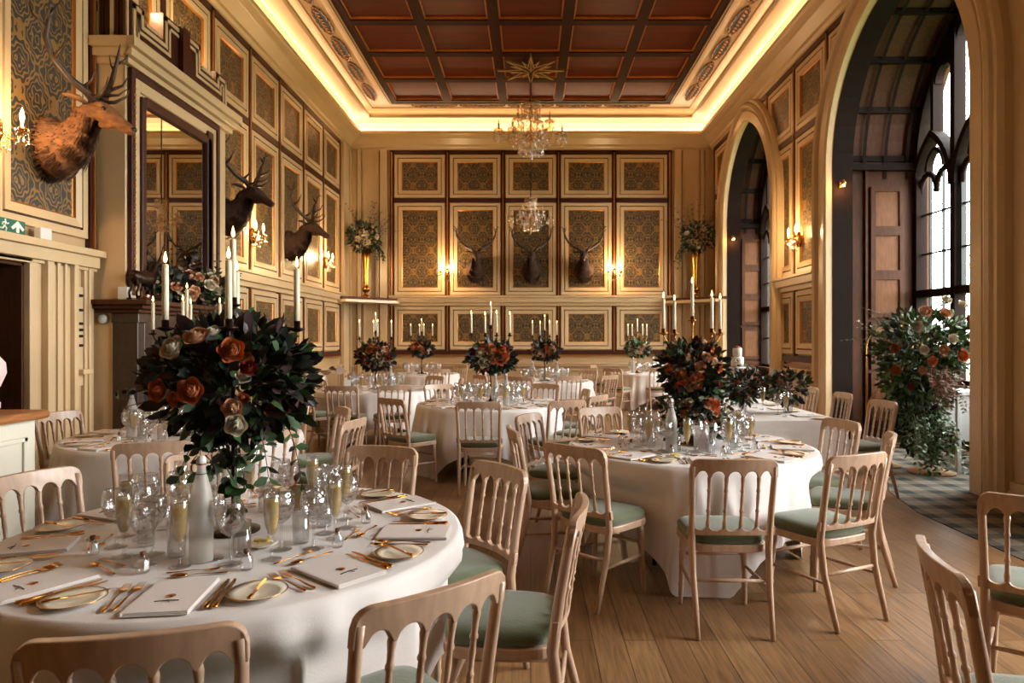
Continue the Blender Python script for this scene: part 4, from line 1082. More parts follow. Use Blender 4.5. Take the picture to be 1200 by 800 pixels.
TB = {  # tables: centre x, y, radius
 1: (-1.13, 2.65, .85), 2: (1.12, 4.83, .85), 3: (-2.69, 5.34, .85), 4: (-.47, 8.0, .85), 5: (-2.32, 10.2, .85), 6: (.25, 12.25, .85), 7: (-2.35, 14.7, .80), 8: (2.55, 15.1, .75)}
CHAIRS = [  # table, rail x, rail y, label
 (1, -.82, 1.41, 'front-most chair at the front table, only its dark-lit back showing'),
 (1, -.23, 1.66, 'big chair standing at an angle before the front table, its rail sloping up'),
 (1, .17, 2.50, 'limed chair seen side-on beside the front table, green seat towards it'),
 (1, -.15, 3.24, 'pinkish limed chair behind the side-on one, between the front table and the aisle'),
 (1, -.83, 3.80, 'brown curved chair back rising behind the glasses of the front table'),
 (1, -1.70, 3.62, 'pale chair back behind the swing-top bottle of the front table'),
 (1, -2.24, 3.06, 'pale chair at the front table before the cream cabinet'),
 (3, -2.20, 3.98, 'chair on the near side of the fireplace table, its arches showing white cloth'),
 (3, -3.88, 5.60, 'limed chair between the cream cabinet and the doorway casing'),
 (3, -3.40, 6.30, 'chair between the fireplace table and the hearth, behind champagne glasses'),
 (3, -2.34, 6.62, 'brown chair on the far side of the fireplace table, under hanging flower sprays'),
 (3, -1.70, 4.40, "chair on the near aisle corner of the fireplace table, behind the front table's flutes"),
 (3, -1.62, 5.92, 'warm brown chair on the aisle side of the fireplace table, seen from behind'),
 (3, -1.32, 5.10, 'pale sharply turned chair beside the warm brown one at the fireplace table'),
 (4, -.50, 6.52, 'chair centred before the middle aisle table, facing away from us'),
 (4, .36, 6.62, 'chair with a wide brown rail on the near window-side corner of the middle aisle table'),
 (4, .72, 7.25, 'narrow pale-edged chair turned side-on, window side of the middle aisle table'),
 (4, .66, 8.10, 'brown chair behind the wide-railed chair, window side of the middle aisle table'),
 (4, .20, 9.10, 'chair end just visible past the glasses, far side of the middle aisle table'),
 (4, -1.42, 6.92, 'chair standing in the aisle with its dark seat showing, facing the middle aisle table'),
 (4, -1.22, 9.02, 'white-lit chair on the far stag-wall side of the middle aisle table'),
 (5, -3.08, 9.12, 'dark brown chair at the stag-wall table, its spindles against the cream dado'),
 (5, -3.42, 10.85, 'pale-topped chair between the stag-wall table and the panelled wall'),
 (5, -2.42, 8.72, 'brown chair facing away on the near side of the stag-wall table'),
 (5, -1.76, 8.84, 'tall chair on the near aisle side of the stag-wall table'),
 (5, -1.55, 11.1, 'brown chair on the far aisle side of the stag-wall table'),
 (5, -1.06, 10.4, 'small red-brown chair back in the aisle beside the stag-wall table'),
 (7, -1.80, 13.50, 'chair on the near side of the far corner table'),
 (7, -1.60, 15.65, 'low brown chair back beyond the far corner table'),
 (7, -2.95, 13.52, 'brown chair just visible on the stag-wall side of the far corner table'),
 (7, -1.04, 14.9, 'narrow upright chair on the aisle side of the far corner table'),
 (6, -.86, 11.45, 'dark chair end on the near stag-wall side of the far central table'),
 (6, -.90, 12.75, 'light round-topped chair on the far stag-wall side of the far central table'),
 (6, -.18, 10.86, "broad chair back before the far central table, behind the middle table's glasses"),
 (6, .62, 10.95, 'pale-railed chair before the white cloth of the far central table'),
 (6, 1.12, 13.15, 'red-brown chair on the far window side of the far central table'),
 (6, 1.42, 12.35, 'tall narrow brown chair beside the red-brown one at the far central table'),
 (6, 1.30, 11.20, 'pale limed chair seen from behind, turned to the far central table'),
 (8, 1.66, 13.9, 'brown chair with white arches of cloth in its back, far window-side table'),
 (8, 1.42, 15.6, 'white-lit chair against the end wall dado beside the far window-side table'),
 (8, 2.62, 13.82, 'chair at the far window-side table half hidden by the tall flower stand'),
 (2, .24, 3.86, 'three-quarter-turned chair on the near aisle side of the window-side table'),
 (2, 1.02, 3.42, 'chair squarely before the window-side table, seen from directly behind'),
 (2, 1.72, 3.58, 'light chair with full sage seat showing, near window side of the window-side table'),
 (2, 2.26, 4.30, 'chair directly behind the light sage-seated one at the window-side table'),
 (2, 2.30, 5.05, "chair between the window-side table and the long table's cloth"),
 (2, .60, 5.98, 'pale chair back behind the glasses of the window-side table'),
 (2, -.02, 5.42, 'pale curved chair on the far aisle side of the window-side table'),
 (2, -.12, 4.62, 'tall limed chair on the aisle side of the window-side table, sharply turned'),
]
for tb, x, y_, lb in CHAIRS:
    cx_, cy_, r_ = TB[tb]; d = Vector((cx_-x, cy_-y_)); 
    rz = math.atan2(d.y, d.x)-PI/2+{(1, -.15): .12, (2, 1.02): .05}.get((tb, x), 0)
    f = Vector((-math.sin(rz), math.cos(rz)))
    CH.place((x+f.x*.26, y_+f.y*.26, .001), rz, lb)
for x, y_, rz, lb in ((3.47, 8.45, PI/2, 'small chair on the window side of the long table, before the radiator'), (3.48, 7.60, PI/2, 'middle chair on the window side of the long table, before the arch jamb'),
                      (3.42, 6.62, PI/2+.1, 'chair on the window side of the long table, before the floral installation'),
                      (1.95, 2.58, -.62, 'chair cut off by the picture edge, sage seat facing away, near the carpet'), (1.15, 1.92, -PI/2-.28, 'brown chair standing alone on open floorboards, seen nearly edge-on')):
    f = Vector((-math.sin(rz), math.cos(rz))); CH.place((x+f.x*.26, y_+f.y*.26, .001), rz, lb)

# ------------------------------------------------------------------ tables and cloths
TN = {1: 'front table', 2: 'window-side table', 3: 'fireplace table', 4: 'middle aisle table', 5: 'stag-wall table',
      6: 'far central table', 7: 'far corner table', 8: 'far window-side table'}
TZ = .75
for k, (cx_, cy_, r_) in TB.items():
    t = thing('round_table', 'folding table hidden under the white cloth of the %s' % TN[k], 'table', (cx_, cy_, 0))
    MB().lathe([(r_-.01, .715), (r_, .72), (r_, .735), (r_-.01, .742)], 48).build('table_top', WOODP, t)
    for i in range(4):
        a = PI/4+i*PI/2; MB().tube([(.42*math.cos(a), .42*math.sin(a), 0), (.38*math.cos(a), .38*math.sin(a), .715)], .016, 8).build('leg', BLACKM, t)
    ang0 = {1: -.95, 2: math.radians(-98), 3: -.7, 4: -2.4, 5: -.4, 6: -1.9, 7: -1, 8: -2.3}[k]
    near = [(x, y_) for tb, x, y_, _ in CHAIRS if tb == k]
    rr = random.Random(k*11); N = 288; rows = 26
    ph = [rr.uniform(0, 6.28) for _ in range(6)]
    vs = [(0, 0, TZ)]; fs = []
    rad0 = [.3, .6, .9, .985]
    for q in rad0:
        for i in range(N): a = 2*PI*i/N; vs.append((r_*q*math.cos(a), r_*q*math.sin(a), TZ+.0006*math.sin(7*a+q*9)))
    for j in range(rows):
        tt = j/(rows-1)
        for i in range(N):
            a = 2*PI*i/N; s_ = 1.30
            la = (a-ang0-PI/4) % (PI/2)-PI/4      # side mids at +-45deg from a corner at ang0
            corner = abs(((a-ang0+PI/4) % (PI/2))-PI/4)/(PI/4)      # 0 at a corner, 1 at a side middle
            sq = s_/max(.7072, math.cos(min(PI/4, PI/4*corner) - PI/4))       # distance to the square's edge
            drop = min(TZ-.012, max(.30, sq-r_))
            z = TZ-.004-drop*tt
            dz = TZ-z
            fold = (math.sin(13*a+ph[0])*.6+math.sin(21*a+ph[1]+1.5*math.sin(a*3))*.4+.5*math.sin(8*a+ph[2]))
            fa = min(1, dz/.55)**1.1
            fold = fold+.35*math.sin(31*a+ph[3]+math.sin(5*a))
            rad = r_+.010*min(1, dz/.03)+.045*fa+.046*fa*fold+.10*fa*(1-corner)**3*(1+.6*math.cos(a*36))
            x, y_ = rad*math.cos(a), rad*math.sin(a)
            for (qx, qy) in near:
                u = Vector((qx-cx_, qy-cy_)); L = u.length; u /= L
                lat = abs(-u.y*x+u.x*y_); ax = u.x*x+u.y*y_
                lim = L-.49-.03
                if ax > 0 and ax > lim and lat < .36 and z < .66:
                    wgt = min(1, max(0, (.66-z)/.10))*min(1, max(0, (.36-lat)/.08)); na = ax+(lim-ax)*wgt
                    x += u.x*(na-ax); y_ += u.y*(na-ax)
            vs.append((x, y_, z))
    for i in range(N): fs.append((0, 1+i, 1+(i+1) % N))
    for j in range(len(rad0)+rows-1):
        o_ = 1+j*N
        for i in range(N): fs.append((o_+i, o_+N+i, o_+N+(i+1) % N, o_+(i+1) % N))
    tag(MB().add(vs, fs, 0, True).build('tablecloth', CLOTH, None, (cx_, cy_, 0)), 'white cloth draped over the %s' % TN[k], 'tablecloth')
# long table with the cake
LX0, LX1, LY0, LY1 = 2.05, 2.88, 6.25, 9.15
t = thing('long_table', 'long trestle table hidden under its white cloth beside the window wall', 'table', ((LX0+LX1)/2, (LY0+LY1)/2, 0))
MB().box(-.39, .39, -1.43, 1.43, .715, .742).build('table_top', WOODP, t)
for sx in (-1, 1):
    for sy in (-1, 1): MB().tube([(sx*.32, sy*1.2, 0), (sx*.32, sy*1.2, .715)], .016, 8).build('leg', BLACKM, t)
vs = []; fs = []; per = []
def rrect(x0, x1, y0, y1, n):
    P = []
    for (ax, ay), (bx, by) in (((x0, y0), (x1, y0)), ((x1, y0), (x1, y1)), ((x1, y1), (x0, y1)), ((x0, y1), (x0, y0))):
        L = max(4, int(n*math.hypot(bx-ax, by-ay))); P += [(ax+(bx-ax)*i/L, ay+(by-ay)*i/L) for i in range(L)]
    return P
base = rrect(LX0, LX1, LY0, LY1, 26); n = len(base); cxx, cyy = (LX0+LX1)/2, (LY0+LY1)/2
rows = 14
for j in range(rows):
    tt = j/(rows-1)
    for i, (x, y_) in enumerate(base):
        nx = (1 if x >= LX1-1e-6 else -1 if x <= LX0+1e-6 else 0); ny = (1 if y_ >= LY1-1e-6 else -1 if y_ <= LY0+1e-6 else 0)
        f = .012*min(1, tt*8)+tt*(.03+.022*math.sin(i*.55)+.012*math.sin(i*1.3))
        f = f if not (nx and ny) else f*1.2
        vs.append((x+nx*f, y_+ny*f, TZ-.60*tt))
for j in range(rows-1):
    for i in range(n): fs.append((j*n+i, (j+1)*n+i, (j+1)*n+(i+1) % n, j*n+(i+1) % n))
fs.append(list(range(n)))
tag(MB().add(vs, fs, 0, False).build('tablecloth', CLOTH), 'white cloth on the long table carrying the cake beside the window wall', 'tablecloth')

# ------------------------------------------------------------------ tableware prototypes
def lone(name, mb_, m, cat): return Proto(tag(mb_.build(name, m), 'x', cat))
def mk_wine(s, nm='wine_glass'):
    t = thing(nm, 'x', 'glass')
    MB().lathe([(.004, .082), (.012, .087), (.028, .10), (.039, .122), (.042, .145), (.039, .168), (.035, .186), (.0335, .1865), (.037, .168), (.040, .145), (.037, .123), (.026, .102), (.0, .092)], 20, caps=False).build('bowl', CUT, t)
    MB().lathe([(.034, 0), (.034, .0015), (.012, .005), (.005, .012), (.0035, .04), (.004, .075), (.006, .085)], 16).build('stem', GLASS, t)
    for c in kids(t): c.data.transform(Matrix.Scale(1.12, 4))
    return Proto(t)
def mk_flute():
    t = thing('champagne_flute', 'x', 'glass')
    MB().lathe([(.004, .072), (.012, .085), (.021, .115), (.026, .15), (.027, .19), (.0255, .235), (.0245, .235), (.026, .19), (.025, .15), (.0, .078)], 18, caps=False).build('bowl', GLASS, t)
    MB().lathe([(.0, .080), (.011, .088), (.0195, .116), (.0242, .15), (.0252, .19), (.0246, .205), (0, .206)], 16, caps=False).build('champagne', CHAMPM, t)
    MB().lathe([(.034, 0), (.034, .0015), (.010, .005), (.004, .015), (.0035, .05), (.005, .074)], 16).build('stem', GLASS, t)
    return Proto(t)
CHAMPM, nt_, p_ = newmat('champagne wine'); p_.inputs['Base Color'].default_value = (*lin((224, 186, 106)), 1); p_.inputs['Roughness'].default_value = .1
p_.inputs['Alpha'].default_value = .62
WINE = mk_wine(1); FLUTE = mk_flute()
TUMB = lone('water_tumbler', MB().lathe([(.027, 0), (.029, .004), (.031, .12), (.0295, .12), (.0275, .012), (0, .010)], 20), GLASS, 'glass')
NAP = None
def mk_napkin():
    t = thing('folded_napkin', 'x', 'napkin')
    m = MB()
    for i, z in enumerate((.001, .0045, .008)): m.box(-.088+.002*i, .088-.001*i, -.135+.003*i, .135-.002*i, z, z+.0030)
    m.box(-.09, -.082, -.134, .132, .002, .0105); m.build('linen', NAPK, t, bevel=.002)
    m = MB().tube([(-.03, -.055, .0125), (.0, -.05, .013), (.035, -.052, .0125)], .0014, 5).tube([(.0, -.05, .013), (.015, -.066, .0125)], .001, 4)
    m.build('ribbon_bow', BLACKM, t)
    MB().lathe([(.013, 0), (.013, .002), (0, .0025)], 14, 0, (0, -.015, .0115)).build('gold_charm', GOLD, t)
    return Proto(t)
NAP = mk_napkin()
def mk_plate():
    t = thing('side_plate', 'x', 'plate')
    MB().lathe([(.045, 0), (.048, .003), (.060, .006), (.084, .013), (.0845, .0145), (.060, .009), (.050, .006), (0, .005)], 36).build('dish', CHINA, t)
    MB().lathe([(.0835, .0125), (.0852, .013), (.0852, .0152), (.0835, .0150)], 36, caps=False).build('gold_rim', GOLD, t)
    return Proto(t)
PLATE = mk_plate()
def cutl(kind):
    m = MB(); L = .21
    h = [(0, -.105, .004), (0, -.09, .004), (0, -.05, .004), (0, -.01, .005)]
    if kind in ('fork', 'dessert_fork'):
        m.tube([(0, -.105, .003), (0, -.098, .004), (0, -.06, .004), (0, -.01, .007), (0, .03, .006), (0, .045, .004)], [.002, .0075, .0055, .003, .003, .004], 8, flat=.35)
        m.prism([(-.004, .04), (.004, .04), (.0115, .055), (.0115, .062), (-.0115, .062), (-.0115, .055)], 'z', .003, .005)
        for i in range(4): m.tube([(-.0095+i*.00633, .06, .004), (-.0095+i*.00633, .085, .0065), (-.009+i*.006, .104, .010)], [.0018, .0016, .0008], 5)
        if kind == 'dessert_fork': m.v = [tuple(c*.8 for c in v) for v in m.v]
    elif kind == 'spoon':
        m.tube([(0, -.105, .003), (0, -.098, .004), (0, -.06, .004), (0, .0, .008), (0, .04, .006)], [.002, .0075, .0055, .003, .003], 8, flat=.35)
        m.ball((0, .066, .0075), .021, 0, 14, (.85, 1.45, .28)); m.v = [tuple(c*.85 for c in v) for v in m.v]
    else:
        m.tube([(0, -.115, .005), (0, -.11, .006), (0, -.07, .0055), (0, -.02, .0055)], [.004, .0095, .0075, .0065], 8, flat=.6)
        m.prism([(-.006, -.02), (.007, -.02), (.0085, .08), (.004, .112), (-.004, .118), (-.005, .06)], 'z', .0045, .006)
        if kind == 'butter_knife': m.v = [(x*.8, y_*.72, z*.8) for x, y_, z in m.v]
    return m
FORK = lone('dinner_fork', cutl('fork'), GOLD, 'fork'); KNIFE = lone('table_knife', cutl('knife'), GOLD, 'knife'); SPOON = lone('dessert_spoon', cutl('spoon'), GOLD, 'spoon')
DFORK = lone('dessert_fork', cutl('dessert_fork'), GOLD, 'fork'); BKNIFE = lone('butter_knife', cutl('butter_knife'), GOLD, 'knife')
def mk_favour():
    t = thing('favour_bottle', 'x', 'bottle')
    MB().lathe([(.018, 0), (.020, .004), (.020, .034), (.011, .046), (.008, .052), (.009, .056)], 16).build('bottle', GLASS, t)
    MB().lathe([(.0065, .05), (.009, .058), (.009, .066), (0, .067)], 10).build('cork', CORK, t)
    m = MB().tube([(.010*math.cos(a), .010*math.sin(a), .047) for a in [2*PI*i/10 for i in range(11)]], .0013, 4).tube([(-.01, 0, .047), (-.022, .006, .056), (-.03, 0, .048)], .0013, 4).tube([(.01, 0, .047), (.02, -.004, .04)], .001, 4)
    m.build('string', KRAFT, t)
    MB().box(.012, .014, -.014, .010, .010, .040).build('paper_tag', PAPER, t)
    return Proto(t)
FAV = mk_favour()
def mk_water():
    t = thing('water_bottle', 'x', 'bottle')
    MB().lathe([(.036, 0), (.038, .006), (.038, .20), (.032, .235), (.018, .29), (.014, .31), (.015, .325), (.013, .327)], 24).build('bottle', FROST, t)
    MB().lathe([(.012, .326), (.016, .329), (.015, .347), (.008, .355), (0, .356)], 14).build('ceramic_stopper', WHITEP, t)
    MB().lathe([(.013, .3245), (.0165, .3255), (.0165, .330), (.013, .331)], 14, caps=False).build('rubber_seal', RED, t)
    m = MB()
    for sg in (-1, 1): m.tube([(sg*.0175, 0, .290), (sg*.030, 0, .308), (sg*.028, 0, .338), (sg*.012, 0, .357)], .0020, 5)
    m.tube([(.0175*math.cos(a), .0175*math.sin(a), .295) for a in [2*PI*i/14 for i in range(15)]], .0014, 4); m.build('wire_bail', BLACKM, t)
    return Proto(t)
WATER = mk_water()
def mk_butter():
    t = thing('butter_dish', 'x', 'butter dish')
    MB().lathe([(.03, 0), (.034, .004), (.055, .012), (.0555, .014), (.03, .008), (0, .007)], 28).build('dish', CHINA, t)
    m = MB()
    for i in range(9): 
        M = T(R.uniform(-.025, .025), R.uniform(-.02, .02), .014+R.random()*.012, R.uniform(0, 3), R.uniform(-.5, .5)); m.put(MB().box(-.016, .016, -.006, .006, -.004, .004), M)
    m.build('butter_curls', BUTTER, t, bevel=.001); return Proto(t)
BUTTERD = mk_butter()

SEATS = {1: (-82, ['front-most place', 'place before the big angled chair', 'place beside the side-on chair', 'place by the pinkish chair', 'place by the brown curved chair',
                   'place behind the swing-top bottle', 'place beside the cream cabinet', 'place cut by the picture edge', 'corner place by the picture edge']),
         2: (-94, ['front-most place', 'place by the sage-seated chair', 'place towards the window', 'place beside the long table', 'back place by the candelabrum',
                   'place by the pale chair back', 'far aisle place', 'place by the tall limed chair', 'place by the three-quarter-turned chair'])}
def setting(k, i, ang, full, where):
    cx_, cy_, r_ = TB[k]; d = Vector((math.cos(ang), math.sin(ang))); l = Vector((math.sin(ang), -math.cos(ang)))
    rz0 = ang+PI/2      # item local -y points to the guest
    J = lambda s=.008: R.uniform(-s, s)
    def put(pr, rr_, ll, what, dr=0, z=TZ+.002, gname=None, rot=None):
        p = d*(rr_+J(.006))+l*(ll+J(.005))
        if where: lb = '%s at the %s of the %s' % (what, where, TN[k]); g = None
        else: lb = '%s on the %s' % (what, TN[k]); g = '%s on the %s' % (gname or what, TN[k])
        pass
        rz = rz0+dr+R.uniform(-.04, .04)
        return pr.place((cx_+p.x, cy_+p.y, z), rz, lb, g, rot=None)
    sc_ = r_/.85
    if full:
        put(NAP, .685*sc_, 0, 'blush folded napkin')
        put(PLATE, .68*sc_, .265, 'gold-rimmed side plate'); put(BKNIFE, .68*sc_, .265, 'butter knife', -.9+J(.3), TZ+.0165)
        put(FORK, .66*sc_, .125, 'inner gold dinner fork'); put(FORK, .665*sc_, .155, 'outer gold dinner fork', .06)
        put(KNIFE, .67*sc_, -.118, 'inner gold knife'); put(KNIFE, .675*sc_, -.145, 'outer gold knife')
        put(SPOON, .50*sc_, -.01, 'gold dessert spoon', PI/2+J(.2)); put(DFORK, .455*sc_, .02, 'gold dessert fork', -PI/2+J(.15))
        put(FAV, .455*sc_, -.145, 'tiny corked favour bottle', R.uniform(-1, 1))
    else:
        put(NAP, .68*sc_, 0, 'blush folded napkin'); put(PLATE, .68*sc_, .25, 'gold-rimmed side plate')
    put(WINE, .40*sc_, -.075, 'larger cut wine glass' if where else 'cut wine glass', gname='cut wine glasses'); put(WINE, .335*sc_, .005, 'inner cut wine glass' if where else 'cut wine glass', gname='cut wine glasses')
    put(FLUTE, .40*sc_, .075, 'filled champagne flute'); put(TUMB, .305*sc_, -.085, 'clear water tumbler')
for k, (cx_, cy_, r_) in TB.items():
    n = 9 if k < 7 else 8
    if k in SEATS: a0, names = SEATS[k]
    else: a0, names = {3: -70, 4: -92, 5: -95, 6: -70, 7: -60, 8: -90}[k], [None]*9
    for i in range(n): setting(k, i, math.radians(a0+i*360/n), k <= 4, names[i])

# ------------------------------------------------------------------ candelabra and flowers
def candle(parent_loc, r_, h, label, tilt=0, grp=None):
    t = CANDLE.place(parent_loc, R.uniform(0, 6), label, grp); t.scale = (r_/.012, r_/.012, h/.24); return t
def mk_candle():
    t = thing('tapered_candle', 'x', 'candle')
    MB().lathe([(.012, 0), (.012, .10), (.0115, .235), (.009, .24), (0, .239)], 14).build('wax', WAX, t)
    MB().tube([(0, 0, .238), (.001, 0, .248)], .0012, 5).build('wick', BLACKM, t)
    MB().lathe([(0, .245), (.0055, .253), (.0065, .262), (.004, .275), (0, .290)], 10).build('flame', FLAME, t)
    return Proto(t)
CANDLE = mk_candle()
def candelabrum(k, loc, zc, style, label, nroses, nleaf, fr, ls, mx, wts=(7, 3, 4, 0, 0, 0), trail=0, rot=0, rs=(.032, .055)):
    """zc: height of the candle cups above the table; fr: flower ball radii"""
    t = thing('candelabrum', label, 'candelabrum', (loc[0], loc[1], TZ+.002)); t.rotation_euler = (0, 0, rot)
    m = MB().lathe([(.10, 0), (.10, .008), (.07, .014), (.03, .03), (.012, .05), (.009, .09)], 24); m.build('base', style, t)
    m = MB().lathe([(.0075, .05), (.0075, zc-.16), (.014, zc-.15), (.008, zc-.13), (.0075, zc-.01), (.013, zc+.01), (.010, zc+.03)], 12); m.build('stem', style, t)
    m = MB().lathe([(.01, zc+.03), (.030, zc+.038), (.032, zc+.043), (.014, zc+.046), (.014, zc+.07), (.012, zc+.07)], 14); m.build('candle_cup', style, t)
    for i in range(4):
        a = PI/4*0+i*PI/2+.35; c, s_ = math.cos(a), math.sin(a); Rr = .235
        P = [(.01, zc-.12), (.08, zc-.17), (.17, zc-.15), (.225, zc-.09), (Rr, zc-.06)]
        m = MB().tube([(r_*c, r_*s_, z) for r_, z in P], .006, 8)
        m.tube([(r_*c, r_*s_, z) for r_, z in ((.05, zc-.15), (.10, zc-.10), (.13, zc-.12), (.11, zc-.14))], .004, 6)
        m.build('arm', style, t)
        MB().lathe([(.008, -.065), (.032, -.055), (.034, -.05), (.014, -.046), (.014, -.02), (.012, -.02)], 14, 0, (Rr*c, Rr*s_, zc)).build('candle_cup', style, t)
    tn = TN[k]
    M = Matrix.Rotation(rot, 4, 'Z')
    sc_ = 1.0
    candle((loc[0], loc[1], TZ+.002+zc+.047), .012*1.0, .25*sc_, 'tall central lit candle of the candelabrum on the %s' % tn)
    nm = ['window-side', 'rear', 'stag-wall-side', 'front']
    for i in range(4):
        a = i*PI/2+.35+rot; candle((loc[0]+.235*math.cos(a), loc[1]+.235*math.sin(a), TZ+.002+zc-.045), .012, .235, '%s lit candle of the candelabrum on the %s' % (nm[i], tn))
    fl = thing('flower_arrangement', 'dark foliage with orange and peach roses round the candelabrum of the %s' % tn, 'flowers', (loc[0], loc[1], TZ))
    m = MB(); zf = zc-.24 if k == 1 else zc-.30
    foliage(m, (0, 0, zf), fr, nleaf, ls, wts)
    if k != 2: foliage(m, (fr[0]*.3, 0, zf-.03), (fr[0]*.8, fr[1]*.8, fr[2]*.85), nleaf//3, ls, wts)
    if k in (1, 2):
        for i in range(30): twig(m, (0, 0, zf), (R.uniform(-1, 1), R.uniform(-.6, .6), R.uniform(-.2, .6)), R.uniform(.22, .40) if k == 1 else R.uniform(.15, .3), 7, (.03, .06), 0, R.choice(((0, 1), (2,), (5,))), .003, .05)
        for i in range(9): twig(m, (R.uniform(-.15, .15), R.uniform(-.1, .1), zf-.1), (R.uniform(-.5, .5), R.uniform(-.5, .1), -.6), R.uniform(.25, .42), 7, (.035, .07), 0, (0, 1, 1), .003, .15)
    if k == 1:
        for P in ([(0, .0, .62), (-.05, -.05, .45), (-.02, -.06, .30), (.04, -.05, .18)], [(0, 0, .5), (.03, -.03, .3), (.02, -.04, .1), (.07, -.05, .05)]):
            m.tube(P, .003, 5, 1)
            for p in P+[((P[1][0]+P[2][0])/2, (P[1][1]+P[2][1])/2, (P[1][2]+P[2][2])/2)]:
                for q in range(4): leafshape(m, rmat(Vector(p), (R.uniform(-1, 1), R.uniform(-1, .2), R.uniform(-.8, .3))), R.uniform(.05, .085), R.uniform(.045, .07), R.choice((0, 1)), .1)
    if trail:     # cascade down the stem to the table
        for z, r_, n_ in ((.42, .20, 330), (.27, .25, 380), (.14, .22, 260)):
            foliage(m, (.03, 0, z), (r_, r_*.75, .15), n_, (.035, .075), (5, 4, 2, 3, 1, 0))
        for i in range(16): twig(m, (R.uniform(-.1, .1), 0, R.uniform(.15, .5)), (R.uniform(-1, 1), R.uniform(-.5, .3), R.uniform(-.2, .3)), R.uniform(.2, .34), 7, (.03, .05), 3, R.choice(((3,), (0, 3), (5,))), .003, .03)
    m.v = [(x, y_, max(z, .006)) for x, y_, z in m.v]
    m.build('foliage', LEAFS, fl, fix=False)
    roseson(fl, (0, 0, zf), fr, [(R.uniform(*rs), R.choice(mx)) for _ in range(nroses)])
    if trail: roseson(fl, (.03, 0, .30), (.22, .2, .22), [(R.uniform(.02, .036), R.choice(mx)) for _ in range(22)])
    return fl
MX = (ROSEO, ROSEO, ROSEP, ROSEW, ROSER, ROSEO)
f1 = candelabrum(1, (-1.16, 2.66), .84, BRONZE, 'dark bronze five-arm candelabrum on the front table', 9, 900, (.29, .24, .23), (.045, .095), MX, rs=(.022, .032))
for p, d, r_, m_ in (((-.02, -.225, .52), (0, -1, .1), .042, ROSEO), ((-.13, -.21, .52), (-.3, -1, .1), .036, ROSEO), ((-.03, -.16, .71), (0, -.7, .8), .040, ROSEP), ((.10, -.20, .455), (.2, -1, 0), .032, ROSEP),
                    ((.12, -.22, .40), (.2, -1, 0), .034, ROSEW), ((.09, -.18, .66), (.3, -1, .2), .04, ROSEO), ((.15, -.20, .60), (.4, -1, .2), .026, ROSER), ((-.10, -.18, .67), (-.3, -1, .5), .04, ROSEW)):
    rose(f1, (p[0]*1.12, p[1]-.065, p[2]+.05), d, r_, m_)
candelabrum(2, (1.15, 4.86), .84, BRASS, 'gold five-arm candelabrum on the window-side table', 20, 620, (.23, .22, .20), (.045, .085), MX, trail=1, rs=(.026, .042))
candelabrum(3, (-2.69, 5.34), .84, BRONZE, 'bronze candelabrum on the fireplace table, behind the front table flowers', 22, 560, (.28, .24, .19), (.05, .10), MX)
candelabrum(4, (-.47, 8.0), .84, BRONZE, 'dark candelabrum on the middle aisle table', 22, 420, (.26, .24, .17), (.06, .11), MX, rs=(.04, .06))
candelabrum(5, (-2.32, 10.2), .80, BRONZE, 'candelabrum with a loose flower ball on the stag-wall table', 20, 380, (.26, .24, .19), (.06, .12), MX, rs=(.04, .06))
candelabrum(6, (.25, 12.25), .84, BRONZE, 'dark candelabrum on the far central table', 20, 340, (.24, .22, .15), (.06, .12), MX, rs=(.04, .06))
candelabrum(7, (-2.35, 14.7), .84, BRONZE, 'small-looking candelabrum on the far corner table', 16, 300, (.24, .22, .15), (.07, .12), MX, rs=(.04, .06))
t8 = candelabrum(8, (2.35, 15.05), .84, BRASS, 'candelabrum with greener flowers on the far window-side table', 12, 340, (.24, .22, .18), (.07, .12), (ROSEW, ROSEP, ROSEO), wts=(4, 5, 1, 4, 1, 0), rs=(.04, .055))

# ------------------------------------------------------------------ single things on the tables
zt = TZ+.002
WATER.place((-1.11, 2.30, zt), .3, 'swing-top water bottle among the champagne flutes of the front table')
for x, y_, lb in ((.93, 4.52, 'swing-top water bottle on the window-side table, nearer the aisle'), (1.29, 4.92, 'swing-top water bottle on the window-side table, nearer the windows'),
                  (-3.05, 5.22, 'slim water bottle among the glasses of the fireplace table'), (-.40, 7.72, 'water bottle, stag-wall side, in front of the flower stem on the middle aisle table'), (-.28, 7.76, 'water bottle, window side, in front of the flower stem on the middle aisle table'),
                  (-2.62, 10.05, 'water bottle on the stag-wall table, wall side of the stem'), (-2.05, 9.98, 'water bottle on the stag-wall table, aisle side of the stem'),
                  (.03, 12.05, 'water bottle on the far central table, wall side of the stem'), (.46, 12.0, 'water bottle on the far central table, window side of the stem'),
                  (2.22, 14.80, 'pale bottle on the far window-side table, aisle side'), (2.66, 14.85, 'pale bottle on the far window-side table, window side')):
    WATER.place((x, y_, zt), R.uniform(-1, 1), lb)
BUTTERD.place((-.97, 2.46, zt), 0, 'dish of butter curls on the front table'); BUTTERD.place((.90, 4.28, zt), 0, 'dish of butter curls on the window-side table')
def cardstand(x, y_, rz, w_, h, m_, lb, m2=None):
    t = thing('table_card', lb, 'card', (x, y_, zt), rz)
    M_ = T(0, 0, 0, 0, -.14)
    MB().put(MB().box(-w_/2, w_/2, -.004, .004, 0, h), M_).build('frame', m_, t, bevel=.002)
    MB().put(MB().box(-w_/2+.012, w_/2-.012, -.006, -.0042, .012, h-.012), M_).build('card', m2 or PAPER, t)
    MB().tube([(0, .02, h*.8), (0, .07, 0)], .004, 6).build('prop', m_, t)
cardstand(1.14, 4.55, .0, .105, .17, PAPER, 'upright pink menu card on the window-side table between the bottles', mat('pink card', (216, 190, 180), .8))
cardstand(-.98, 2.98, .1, .15, .11, KRAFT, 'kraft brown card frame behind the flutes of the front table', KRAFT)
cardstand(-2.44, 5.16, .1, .10, .16, PAPER, 'upright white menu card on the fireplace table')
